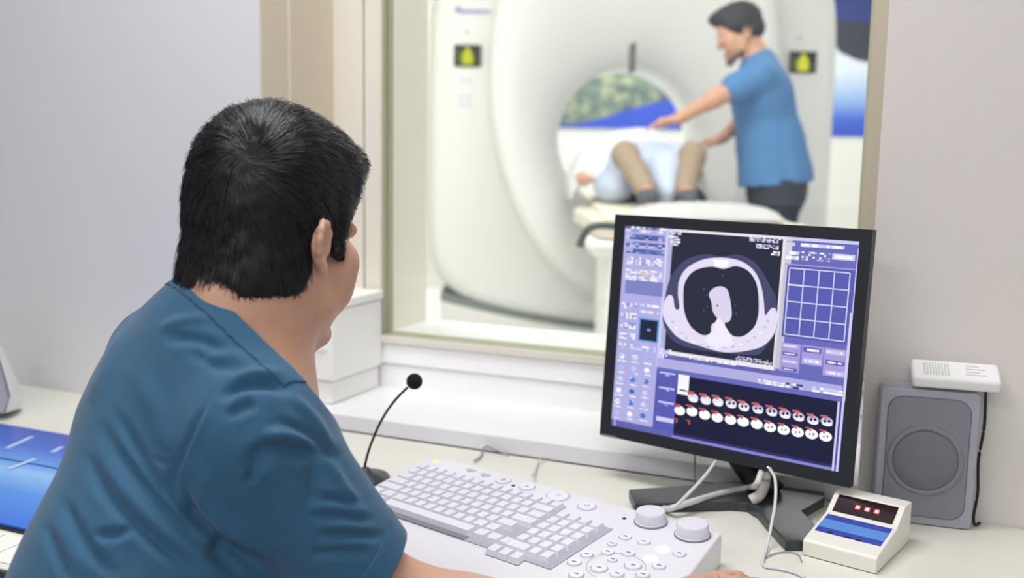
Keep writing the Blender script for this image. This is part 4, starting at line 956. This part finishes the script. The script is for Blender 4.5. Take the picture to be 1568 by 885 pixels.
def crease_disp(V, Q, creases, scale=1.0):
    N_ = normals(V, Q); px, py, D = project(V); vis = np.einsum('ij,ij->i', N_, CAM-V) > 0
    disp = np.zeros(len(V))
    for pts, wd, amp in creases:
        P_ = np.array([(p.x, p.y) for p in catmull([(a, b, 0) for a, b in pts], 6)])
        best = np.full(len(V), 1e9); tt = np.zeros(len(V)); n_ = len(P_)-1
        for i in range(n_):
            a = P_[i]; ab = P_[i+1]-a; L2 = max(ab @ ab, 1e-6)
            t_ = np.clip(((px-a[0])*ab[0]+(py-a[1])*ab[1])/L2, 0, 1); d = np.hypot(px-a[0]-t_*ab[0], py-a[1]-t_*ab[1])
            m_ = d < best; best[m_] = d[m_]; tt[m_] = (i+t_[m_])/n_
        fall = np.clip(np.minimum(tt, 1-tt)*5, 0, 1)**.7
        g_ = np.exp(-(best/wd)**2)
        disp += amp*.001*fall*(g_ - .45*np.exp(-(best/(wd*2.4))**2))
    return V + N_*(disp*vis*scale)[:, None]
# folds: (photo line of the fold, half width in px, height in mm; negative = valley)
FOLDS = [
 ([(275, 745), (300, 790), (350, 835), (420, 880)], 12, -13),       # deep fold under the arm
 ([(262, 700), (268, 760), (300, 800)], 8, -5),
 ([(150, 640), (200, 720), (260, 790), (340, 850), (400, 890)], 13, -7), ([(130, 690), (170, 760), (240, 830), (310, 880)], 12, -7),
 ([(95, 760), (130, 830), (180, 885)], 11, -6), ([(170, 620), (230, 720), (270, 770)], 10, -5), ([(70, 800), (90, 850), (110, 890)], 10, -5),
 ([(140, 820), (180, 818), (210, 806)], 9, -5), ([(210, 560), (240, 640), (262, 700)], 18, 3),
 ([(330, 600), (300, 650), (278, 700), (262, 750)], 6, -3.5), ([(338, 590), (310, 645), (290, 700)], 7, 2),   # armhole seam
 ([(335, 615), (365, 592), (410, 588), (450, 600)], 11, -8), ([(345, 640), (370, 625), (395, 618)], 10, -5), ([(340, 600), (380, 575), (430, 575)], 8, 4),
 ([(370, 720), (400, 690), (440, 688), (500, 700)], 12, -8), ([(380, 745), (392, 715), (420, 700)], 10, -5), ([(400, 668), (440, 665), (500, 690)], 9, 5),
 ([(420, 640), (460, 660), (500, 690), (520, 705)], 9, -4), ([(440, 600), (480, 640), (510, 690)], 9, 4),
 ([(480, 760), (520, 765), (560, 775)], 8, -4), ([(470, 790), (520, 790), (575, 800)], 8, -5), ([(480, 820), (540, 818), (590, 822)], 8, -5), ([(470, 850), (520, 845), (570, 845)], 8, -4),
 ([(480, 700), (475, 740), (480, 780)], 12, -4), ([(500, 700), (530, 750), (560, 790)], 9, 4),
 ([(240, 505), (280, 490), (330, 485)], 9, 3), ([(250, 520), (300, 520), (350, 540)], 10, -4), ([(380, 555), (350, 545), (300, 560)], 10, 3),
 ([(285, 535), (330, 560), (380, 562)], 10, -3), ([(350, 830), (330, 850), (370, 880)], 12, -7), ([(300, 700), (330, 780), (400, 850)], 22, 4),
 ([(250, 690), (262, 695)], 5, -2), ([(235, 700), (262, 712)], 5, -2), ([(190, 500), (160, 560), (140, 620)], 14, 3),
]
V2 = V
me = to_mesh('scrub_top', V2, Q); bm = bmesh.new(); bm.from_mesh(me); bpy.data.meshes.remove(me)
def cut_region(bm, p, n, inside):
    """bisect the faces chosen by inside(co) and delete what lies on the side n points to"""
    fs = [f for f in bm.faces if inside(f.calc_center_median())]
    gs = set(fs); 
    for f in fs: gs.update(f.edges); gs.update(f.verts)
    bmesh.ops.bisect_plane(bm, geom=list(gs), plane_co=p, plane_no=n, dist=1e-5)
    n_ = Vector(n).normalized(); p_ = Vector(p)
    kill = [f for f in bm.faces if inside(f.calc_center_median()) and (f.calc_center_median()-p_).dot(n_) > 1e-5]
    bmesh.ops.delete(bm, geom=kill, context='FACES')
# sleeve hem
h1 = Vector(at(632, 831, .97)); h2 = Vector(at(580, 898, .97)); vr = Vector(at(606, 865, 1.0)-CAM).normalized()
hn = (h2-h1).cross(vr*.82 + Vector(adir)*-.25).normalized(); hn = hn if hn.dot(Vector(adir)) > 0 else -hn
RELv = Vector(REL); cut_region(bm, (h1+h2)/2, hn, lambda c: (c-RELv).length < .15 and c.x > -.60)
LE = Vector(LEL); ld = (LE-Vector(LSH)).normalized(); cut_region(bm, LE-ld*.03, ld, lambda c: (c-LE).length < .12)
# neckline
c1 = Vector(at(272, 424, 1.10)); c2 = Vector(at(436, 566, 1.0)); cm = (c1+c2)/2
vr2 = (cm-Vector(CAM)).normalized(); tiltv = (vr2 + Vector((0, 0, -.18))).normalized()
cn = (c2-c1).cross(tiltv).normalized(); cn = cn if cn.z > 0 else -cn
NBv = Vector(NB); cut_region(bm, cm, cn, lambda c: (c-NBv).length < .21 and c.z > .93)
cut_region(bm, (0, 0, .50), (0, 0, -1), lambda c: True)
bmesh.ops.triangulate(bm, faces=[f for f in bm.faces if len(f.verts) > 4])
bmesh.ops.remove_doubles(bm, verts=bm.verts, dist=.0006)
# refine, then fold
bmesh.ops.subdivide_edges(bm, edges=[e for e in bm.edges if e.verts[0].co.z > .70], cuts=1, use_grid_fill=True)
bmesh.ops.smooth_vert(bm, verts=[v for v in bm.verts if not v.is_boundary], factor=.5, use_axis_x=True, use_axis_y=True, use_axis_z=True)
bm.verts.ensure_lookup_table(); bm.normal_update()
Vv = np.array([v.co[:] for v in bm.verts]); Nv = np.array([v.normal[:] for v in bm.verts])
def fold_field(Vv, Nv, creases):
    px, py, D = project(Vv); vis = np.clip(np.einsum('ij,ij->i', Nv, (CAM-Vv)/np.linalg.norm(CAM-Vv, axis=1)[:, None])*4+.2, 0, 1); disp = np.zeros(len(Vv))
    for pts, wd, amp in creases:
        P_ = np.array([(p.x, p.y) for p in catmull([(a, b, 0) for a, b in pts], 6)])
        best = np.full(len(Vv), 1e9); tt = np.zeros(len(Vv)); n_ = len(P_)-1
        for i in range(n_):
            a = P_[i]; ab = P_[i+1]-a; L2 = max(ab @ ab, 1e-6)
            t_ = np.clip(((px-a[0])*ab[0]+(py-a[1])*ab[1])/L2, 0, 1); d = np.hypot(px-a[0]-t_*ab[0], py-a[1]-t_*ab[1])
            m_ = d < best; best[m_] = d[m_]; tt[m_] = (i+t_[m_])/n_
        fall = np.clip(np.minimum(tt, 1-tt)*4, 0, 1)
        disp += amp*.00155*fall*(np.exp(-(best/wd)**2) - .40*np.exp(-(best/(wd*2.3))**2))
    return disp*vis
dd = fold_field(Vv, Nv, FOLDS)
bnd = np.array([v.is_boundary for v in bm.verts])
for v, n_, d_ in zip(bm.verts, Nv, dd): v.co = v.co + Vector(n_)*float(d_)
bmesh.ops.translate(bm, verts=bm.verts, vec=-org)
# collar and hem bands: faces close to the cut planes, lifted a little
def band(name, dist, test, m_, lift):
    bb = bm.copy()
    kill = [f for f in bb.faces if not test(f.calc_center_median()+org)]
    bmesh.ops.delete(bb, geom=kill, context='FACES'); bb.normal_update()
    for v in bb.verts: v.co += v.normal*lift
    me_ = bpy.data.meshes.new(name); bb.to_mesh(me_); bb.free()
    o_ = link(name, me_, m_, None, True); so = o_.modifiers.new('thick', 'SOLIDIFY'); so.thickness = .0016; so.offset = -1; return o_
cmv = cm; cnv = cn; mid_h = (h1+h2)/2
col_ = band('neck_band', .012, lambda c: (c-NBv).length < .22 and c.z > .90 and (c-cmv).dot((c2-c1).normalized()) < (c2-c1).length/2+.050 and -.020 < (c-cmv).dot(cnv) < .001, TEAL, .0012)
hem_ = band('sleeve_hem', .02, lambda c: (c-RELv).length < .17 and c.x > -.60 and -.026 < (c-mid_h).dot(hn) < .001, TEAL, .0010)
me = bpy.data.meshes.new('scrub_top'); bm.to_mesh(me); bm.free()
top = link('scrub_top', me, TEAL, op, True); so = top.modifiers.new('thick', 'SOLIDIFY'); so.thickness = .0022; so.offset = -1
col_.parent = top; hem_.parent = top

# ---- hair
HAIRM = bpy.data.materials.new('hair_black'); HAIRM.use_nodes = True; hb = HAIRM.node_tree.nodes['Principled BSDF']
hb.inputs['Base Color'].default_value = (.006, .006, .007, 1); hb.inputs['Roughness'].default_value = .42; hb.inputs['Specular IOR Level'].default_value = .35
Hf = Field(grid(HC[0]-.16, HC[0]+.16, .0032), grid(HC[1]-.17, HC[1]+.17, .0032), grid(HC[2]-.14, HC[2]+.20, .0032))
HE = lambda p, r, k=.02, cut=False: Hf.ell(HW(*p), np.array(r)*HS, HA, k, cut)
HK = lambda a, b, r1, r2=None, k=.01, cut=False: Hf.cap(HW(*a), HW(*b), r1*HS, (r2 or r1)*HS, k, cut)
HE((.0, -.006, .056), (.081, .097, .094)); HE((0, .045, .084), (.070, .056, .050), .03); HE((.008, .082, .101), (.052, .026, .022), .02)
HE((.002, -.038, .0), (.069, .055, .075), .03); HE((-.006, -.040, -.052), (.060, .044, .056), .02)
HK((-.022, -.038, -.040), (-.022, -.044, -.066), .049, .046, .02); HK((.018, -.038, -.040), (.018, -.042, -.060), .046, .044, .02)
HE((0, .087, -.020), (.085, .070, .088), .006, True)       # clear the face
for g in (-1, 1):
    HE((g*.092, -.006, -.016), (.030, .026, .034) if g > 0 else (.018, .016, .022), .006, True)
    HK((g*.072, .024, .03), (g*.0735, .020, -.014), .0095, .006, .010)   # sideburn
lo = np.array([-9]*3); hi = np.array([9]*3)
HK((-.076, -.022, .020), (-.074, -.022, -.030), .019, .017, .01)
Hf.half(HW(0, -.03, -.077), HA @ np.array([.22, .12, -1.]), lo, hi)
HV, HQ = Hf.mesh(2)
from mathutils import noise as mnoise
HN = normals(HV, HQ)
for i_ in range(len(HV)): HV[i_] += HN[i_]*.0022*mnoise.noise(Vector(HV[i_])*70)
hair = put_mesh('hair', HV, HQ, HAIRM, op, org)
# strands combed outwards from the crown whorl, lying along the cap
WH = at(362, 238, .98); 
# whorl: nearest cap vertex to the ray through the whorl's place in the photo
px_, py_, D_ = project(HV); fr_ = np.einsum('ij,ij->i', HN, CAM-HV) > 0
sc_w = np.hypot(px_-372, py_-238) + np.where(fr_, 0, 1e4); wi = int(np.argmin(sc_w)); WP = HV[wi]; WN = HN[wi]
from mathutils.kdtree import KDTree
kd = KDTree(len(HV)); [kd.insert(v, i) for i, v in enumerate(HV)]; kd.balance()
crv = bpy.data.curves.new('hair_strands', 'CURVE'); crv.dimensions = '3D'; crv.bevel_depth = .00055; crv.bevel_resolution = 0; crv.resolution_u = 1
fdir = HA[:, 1]; udir = HA[:, 2]
cand = RNG.permutation(len(HV))[:13000]
for i in cand:
    p = HV[i].copy(); n_ = HN[i]
    steps = 7; Lst = .0052*(1+.5*RNG.random()); lift = .0008+.0050*RNG.random()**2; pts = []
    # strand flows away from the whorl with a swirl; below the crown it falls downwards
    swirl = .5+.5*RNG.normal()*.35
    for s_ in range(steps):
        d = p - WP; d -= n_*(d @ n_); ln = np.linalg.norm(d)
        d = d/max(ln, 1e-4)
        tvec = np.cross(n_, d); w_s = math.exp(-ln/.05)
        dn = -np.array([0, 0, 1.]) ; dn -= n_*(dn @ n_)
        front = max(0, (p-np.array(HC)) @ fdir/.10)
        v = d + tvec*swirl*w_s*1.4 + dn*(.6*min(1, max(0, (ln-.03)/.07)))*(1-min(1, front)) + .12*RNG.normal(size=3)
        v -= n_*(v @ n_); v /= np.linalg.norm(v)
        pts.append(p + n_*(lift*(s_/(steps-1))**1.2*1.0 + .0003)); p = p + v*Lst
        co_, idx, _ = kd.find(p); n_ = HN[idx]; p = p + n_*float((HV[idx]-p) @ n_)
    sp = crv.splines.new('POLY'); sp.points.add(steps-1)
    for s_, q_ in enumerate(pts): sp.points[s_].co = (*(Vector(q_)-org), 1); sp.points[s_].radius = 1-.75*s_/(steps-1)
HSTR = bpy.data.materials.new('hair_strand'); HSTR.use_nodes = True; hs_ = HSTR.node_tree; hb2 = hs_.nodes['Principled BSDF']
hb2.inputs['Base Color'].default_value = (.013, .013, .016, 1); hb2.inputs['Roughness'].default_value = .30; hb2.inputs['Specular IOR Level'].default_value = .6
crv.materials.append(HSTR); so_ = bpy.data.objects.new('hair_strands', crv); COL.objects.link(so_); so_.parent = hair; so_['kind'] = 'stuff'
# pale scalp showing at the whorl
vr_ = WP + WN*.0006
bm = bmesh.new()
e1 = np.cross(WN, [0, 0, 1.]); e1 /= np.linalg.norm(e1); e2 = np.cross(WN, e1)
# ---- trousers, shoes
NAVY = mat('scrub_trousers', (36, 78, 108), .85, noise=.06, nscale=80)
T = Field(grid(-1.0, -.2, .009), grid(.4, 1.2, .009), grid(.06, .72, .009))
T.cap(HIP+np.array([0, 0, .06]), HIP, .135, .138, .03); 
for a, b, c in zip(HJ, KN, AK): T.cap(a, b, .094, .070, .03); T.cap(b, c, .068, .052, .03)
tv, tq = T.mesh(2); put_mesh('trousers', tv, tq, NAVY, op, org)
for c in AK:
    Sf = Field(grid(c[0]-.12, c[0]+.22, .006), grid(c[1]-.12, c[1]+.28, .006), grid(0.001, .14, .006))
    A_ = hand_axes(fd2); Sf.ell(c+fd2*.07+np.array([0, 0, -.065]), (.042, .125, .034), A_, .02); Sf.cap(c+np.array([0, 0, -.03]), c+np.array([0, 0, -.045]), .045, .045, .02)
    v_, q_ = Sf.mesh(2); v_[:, 2] = np.maximum(v_[:, 2], .003); put_mesh('shoe', v_, q_, mat('shoe_white', (225, 225, 225), .5), op, org)
# ---- stool
stc = Vector((HIP[0], HIP[1]-.02, 0)); stl = empty('office_stool', stc, 0); tag(stl, 'black padded swivel stool under the seated person', 'stool')
SK = mat('stool_black', (34, 36, 40), .6); CR_ = mat('chrome', (200, 200, 205), .15, metal=1)
obj('seat', lathe(bmesh.new(), [(.19, .36), (.205, .375), (.205, .40), (.18, .418), (.05, .422)], n=40), SK, stl, smooth=True)
obj('post', lathe(bmesh.new(), [(.025, .075), (.025, .22), (.018, .225), (.018, .36)], n=20), CR_, stl, smooth=True)
for k in range(5):
    a = math.radians(72*k+20); e_ = (.26*math.cos(a), .26*math.sin(a), .07)
    obj('base_leg', tube(bmesh.new(), [(.02*math.cos(a), .02*math.sin(a), .09), e_], .014, 10, 0), CR_, stl, smooth=True)
    M_ = Matrix.Translation((e_[0], e_[1], .026)) @ Matrix.Rotation(a, 4, 'Z') @ Matrix.Rotation(math.radians(90), 4, 'X')
    obj('caster', lathe(bmesh.new(), [(.006, -.012), (.025, -.010), (.025, .010), (.006, .012)], n=20, M=M_), SK, stl)
# ------------------------------------------------------------------ technician in the scan room (faces the picture's left)
LFT = -r3; AWY = np.array([-math.sin(YAW), math.cos(YAW), 0])      # picture-left, away from the viewer
def far_axes(pitch, turn=0):   # right, forward, up for a figure facing picture-left
    fw = LFT*math.cos(math.radians(turn)) + AWY*math.sin(math.radians(turn)); fw = fw*math.cos(math.radians(pitch)) - np.array([0, 0, 1])*math.sin(math.radians(pitch))
    rt = np.cross(fw, [0, 0, 1.]); rt /= np.linalg.norm(rt); return np.stack([rt, fw, np.cross(rt, fw)], 1)
DM = 4.4; px2 = DM/1500
def q(px, py, d=DM): return at(px, py, d)
orgM = Vector((*q(1190, 300)[:2], ZF))
tech = empty('standing_person', orgM); tag(tech, 'dark haired person in light blue scrub top standing beside the patient, reaching over the couch', 'person')
ctr = q(1150, 250)
def fgrid(c, r, st): return np.arange(c-r, c+r, st)
B = Field(fgrid(ctr[0], .66, .0095), fgrid(ctr[1], .62, .0095), np.arange(ZF, 2.05, .0085))
TAx = far_axes(22, 8); hc = q(1133, 52, DM+.0); W_ = head(B, hc, TAx, 1.02, .014)
nb = q(1163, 92, DM); shL = q(1163, 118, DM-.15); shR = q(1160, 112, DM+.17); chest = q(1167, 150, DM); waist = q(1180, 222, DM); hips = q(1190, 275, DM)
B.cap(W_(0, -.02, -.03), nb, .055, .06, .03)
A2 = far_axes(8, 5)
B.ell(chest, (.165, .105, .17), A2, .05); B.cap(chest, waist, .11, .115, .05); B.cap(waist, hips, .115, .125, .05)
for s_ in (shL, shR): B.cap(nb-np.array([0, 0, .02]), s_, .05, .052, .04)
elL = q(1092, 152, DM-.18); wrL = q(1040, 181, DM-.12)
B.cap(shL, elL, .050, .040, .02); B.cap(elL, wrL, .040, .026, .02)
hand(B, wrL, np.stack([np.cross((LFT*.95-np.array([0, 0, .25])), [0, 0, 1.]), LFT*.97-np.array([0, 0, .24]), np.array([0, 0, 1.])], 1), 1.0, -1, .3, .012)
elR = q(1135, 188, DM+.22); wrR = q(1104, 212, DM+.12); B.cap(shR, elR, .048, .04, .02); B.cap(elR, wrR, .04, .026, .02)
hand(B, wrR, np.stack([np.cross(LFT, [0, 0, 1.]), LFT*.95-np.array([0, 0, .3]), np.array([0, 0, 1.])], 1), 1.0, 1, .3, .012)
LEG = []
for sgn in (-1, 1):
    hj = hips + AWY*.062*sgn; kn = q(1178+(8*sgn), 390, DM) + AWY*.09*sgn; kn[2] = ZF+.48; an = kn.copy() + r3*.04; an[2] = ZF+.09; LEG.append((hj, kn, an))
    B.cap(hj, kn, .080, .058, .04); B.cap(kn, an, .055, .038, .03); B.cap(an, an+LFT*.15-np.array([0, 0, .05]), .038, .028, .02)
V, Q = B.mesh(2); tb_ = put_mesh('body', V, Q, SKINF, tech, orgM)
eyes(tb_, W_, TAx, 1.02, orgM)
BLUE = mat('scrub_light_blue', (78, 130, 186), .8, noise=.06, nscale=30, bump=.3, bscale=60)
S = Field(fgrid(ctr[0], .5, .0095), fgrid(ctr[1], .5, .0095), np.arange(ctr[2]-.3, 1.95, .0085))
S.ell(chest, (.185, .125, .18), A2, .05); S.cap(chest, waist, .130, .142, .05); S.cap(waist, q(1187, 268), .142, .156, .05); S.cap(q(1187, 268), q(1188, 290), .160, .166, .03)
S.cap(nb-np.array([0, 0, .012]), chest, .07, .11, .04)
for s_ in (shL, shR): S.cap(nb-np.array([0, 0, .025]), s_, .062, .066, .04)
S.cap(shL, shL+(elL-shL)*.52, .070, .068, .03); S.cap(shR, shR+(elR-shR)*.55, .068, .066, .03)
for f0, f1, w_ in (((1150, 150), (1190, 265), .018), ((1200, 180), (1205, 270), .016), ((1175, 200), (1180, 275), .014), ((1140, 230), (1150, 280), .014)):
    a = q(*f0, DM-.17); b = q(*f1, DM-.17); S.cap(a, b, w_*.6, w_, .03, cut=True)
S.half(q(1187, 282), [0.12*r3[0], .12*r3[1], -1.], np.array([-9]*3), np.array([9]*3)); ad_ = (elL-shL)/np.linalg.norm(elL-shL)
S.half(shL+(elL-shL)*.60, ad_, shL+(elL-shL)*.6-.12, shL+(elL-shL)*.6+.12) if False else None
S.half(q(1160, 79)+np.array([0, 0, 0]), np.array([0, 0, 1.])-.5*r3*-1*-1, nb-.13, nb+.13)
V, Q = S.mesh(2)
put_mesh('scrub_top', V, Q, BLUE, tech, orgM)
T = Field(fgrid(ctr[0], .5, .012), fgrid(ctr[1], .5, .012), np.arange(ZF+.04, 1.2, .012))
T.cap(hips+np.array([0, 0, .09]), hips-np.array([0, 0, .05]), .132, .135, .03)
for hj, kn, an in LEG: T.cap(hj, kn, .104, .080, .04); T.cap(kn, an, .080, .066, .03)
V, Q = T.mesh(2); put_mesh('trousers', V, Q, mat('trousers_dark_navy', (46, 54, 70), .85, noise=.08, nscale=40), tech, orgM)
for hj, kn, an in LEG:
    c = an+LFT*.06; c[2] = ZF+.045
    Sf = Field(fgrid(c[0], .2, .01), fgrid(c[1], .2, .01), np.arange(ZF+.001, ZF+.15, .01)); Sf.ell(c, (.045, .13, .04), np.stack([AWY, LFT, np.array([0, 0, 1.])], 1), .02)
    v_, q_ = Sf.mesh(1); put_mesh('shoe', v_, q_, mat('shoe_far', (60, 62, 66), .6), tech, orgM)
Hf = Field(fgrid(hc[0], .16, .006), fgrid(hc[1], .16, .006), fgrid(hc[2]+.03, .16, .006))
HE = lambda p, r, k=.02, cut=False: Hf.ell(W_(*p), np.array(r)*1.02, TAx, k, cut)
HE((0, -.012, .052), (.082, .104, .088)); HE((0, .055, .100), (.056, .056, .030), .03); HE((0, -.055, .0), (.068, .058, .05), .02)
HE((0, .085, -.022), (.088, .075, .088), .006, True)
for g in (-1, 1): HE((g*.09, 0, -.012), (.03, .024, .034), .006, True)
V, Q = Hf.mesh(1); V += RNG.normal(size=V.shape)*.0012; put_mesh('hair', V, Q, mat('hair_dark_grey', (54, 56, 64), .7, noise=.3, nscale=120, bump=.8, bscale=200), tech, orgM)
# short beard along the jaw
Bf = Field(fgrid(hc[0], .13, .006), fgrid(hc[1], .13, .006), fgrid(hc[2]-.06, .10, .006))
for g in (-1, 1):
    Bf.cap(W_(g*.054, .012, -.045), W_(g*.050, .024, -.072), .0165, .0165, .012); Bf.cap(W_(g*.050, .024, -.072), W_(g*.016, .078, -.098), .0165, .016, .012)
Bf.cap(W_(-.016, .080, -.098), W_(.016, .080, -.098), .0175, .0175, .012)
V, Q = Bf.mesh(1); put_mesh('beard', V, Q, mat('beard_brown', (112, 92, 82), .8, noise=.3, nscale=150), tech, orgM)

# ------------------------------------------------------------------ patient on the couch: feet towards the viewer, knees up
orgP = Vector((ta_[0], ta_[1], TZ)); pat = empty('lying_person', orgP); tag(pat, 'patient in pale blue gown lying on the scanner couch with knees bent', 'person')
TT = TZ+.012
def P_(lat, dep, z): return np.array([ta_[0], ta_[1], 0]) + r3*lat + AWY*dep + np.array([0, 0, TT+z])
cen = P_(0, .55, .25)
B = Field(fgrid(cen[0], .95, .0105), fgrid(cen[1], 1.05, .0105), np.arange(TT-.01, TT+.42, .0095))
PA = np.stack([-r3, np.array([0, 0, 1.]), AWY], 1)      # lying on the back: right, forward(face up), up(towards head, away)
Wp = head(B, P_(-.0, 1.42, .14), np.stack([-r3, np.array([0, 0, 1.]), AWY], 1), 1.0, .014)
B.cap(P_(0, 1.35, .12), P_(0, 1.18, .12), .055, .06, .03)
B.ell(P_(0, 1.0, .125), (.175, .27, .115), np.stack([r3, AWY, np.array([0, 0, 1.])], 1), .05); B.ell(P_(0, .62, .12), (.165, .22, .11), np.stack([r3, AWY, np.array([0, 0, 1.])], 1), .05)
legs = []
for sgn, fx, kx in ((-1, -.075, -.145), (1, .085, .145)):
    hj = P_(sgn*.09, .50, .11); kn = P_(kx, .16, .215); an = P_(fx, -.04, .070); legs.append((hj, kn, an)); 
    B.cap(hj, kn, .078, .048, .03); B.cap(kn, an, .046, .034, .02); B.cap(an, an - AWY*.13 + np.array([0, 0, -.035]), .032, .026, .02)
ar = [(P_(-.19, 1.08, .13), P_(-.29, .72, .10), P_(-.31, .44, .11)), (P_(.19, 1.08, .13), P_(.26, .80, .11), P_(.22, .56, .14))]
for a, b, c in ar: B.cap(a, b, .048, .04, .02); B.cap(b, c, .04, .026, .02)
hand(B, ar[0][2], np.stack([r3, -AWY, np.array([0, 0, 1.])*-1*-1], 1) @ np.diag([-1, 1, 1]), 1.0, 1, .35, .012)
hand(B, ar[1][2], np.stack([r3, -AWY, np.array([0, 0, 1.])], 1) @ np.diag([-1, 1, 1]), 1.0, -1, .35, .012)
V, Q = B.mesh(2); pb = put_mesh('body', V, Q, SKINF, pat, orgP); eyes(pb, Wp, PA, 1.0, orgP)
GOWN = mat('gown_pale_blue', (204, 216, 242), .8, noise=.12, nscale=14, bump=.6, bscale=30)
S = Field(fgrid(cen[0], .8, .011), fgrid(cen[1], .9, .011), np.arange(TT+.001, TT+.42, .010))
RX = np.stack([r3, AWY, np.array([0, 0, 1.])], 1)
S.ell(P_(0, 1.0, .14), (.20, .28, .13), RX, .05); S.ell(P_(0, .62, .15), (.22, .25, .15), RX, .05); S.ell(P_(-.17, .38, .07), (.09, .22, .08), RX, .05); S.ell(P_(.03, .30, .12), (.11, .26, .14), RX, .05); S.ell(P_(.02, .10, .06), (.06, .14, .08), RX, .04)
for hj, kn, an in legs: S.cap(hj, hj+(kn-hj)*.75, .105, .085, .04)
for k in ():
    a_ = -.2+.05*k; S.cap(P_(a_, .9, .30-.6*a_*a_), P_(a_*1.3-.02, .12, .14), .010, .016, .03, cut=True)
V, Q = S.mesh(2); put_mesh('gown', V, Q, GOWN, pat, orgP)
T = Field(fgrid(cen[0], .7, .010), fgrid(cen[1], .9, .010), np.arange(TT+.005, TT+.42, .009))
for hj, kn, an in legs: T.cap(hj+(kn-hj)*.8, kn, .058, .056, .03); T.cap(kn, an, .055, .046, .03)
V, Q = T.mesh(2); put_mesh('trousers', V, Q, mat('trousers_tan', (166, 148, 130), .85, noise=.1, nscale=30, bump=.3, bscale=60), pat, orgP)
for hj, kn, an in legs:
    c = an - AWY*.05 + np.array([0, 0, -.028]); Sf = Field(fgrid(c[0], .2, .009), fgrid(c[1], .22, .009), np.arange(TT+.001, TT+.16, .008))
    Sf.ell(c+np.array([0, 0, .0]), (.042, .12, .038), RX, .02); v_, q_ = Sf.mesh(1); put_mesh('shoe', v_, q_, mat('shoe_slate', (82, 92, 104), .7), pat, orgP)
# white sheet humped over the chest
bm = bmesh.new(); R_ = []
for i in range(15):
    dep = .44+.42*i/14; R_.append([])
    for j in range(25):
        a = math.pi*j/24; hw = .315; hh = .335*min(1, (.30, .55, .76, .90, .98, 1.0)[min(i, 5)])+.006*math.sin(j*1.3+i*.7)
        R_[-1].append(bm.verts.new(Vector(P_(-.04-hw*math.cos(a)*(1+.02*math.sin(i)), dep, max(.004, hh*math.sin(a)**.75+.004))) - orgP))
for a, b in zip(R_, R_[1:]):
    for j in range(24): bm.faces.new((a[j], a[j+1], b[j+1], b[j]))
sh = obj('blanket', bm, mat('sheet_white', (240, 242, 250), .8, noise=.03, nscale=10), None, smooth=True); sh.location = orgP
tag(sh, 'white sheet humped over the chest of the patient lying on the couch', 'sheet'); md_ = sh.modifiers.new('thick', 'SOLIDIFY'); md_.thickness = .006; md_.offset = 0
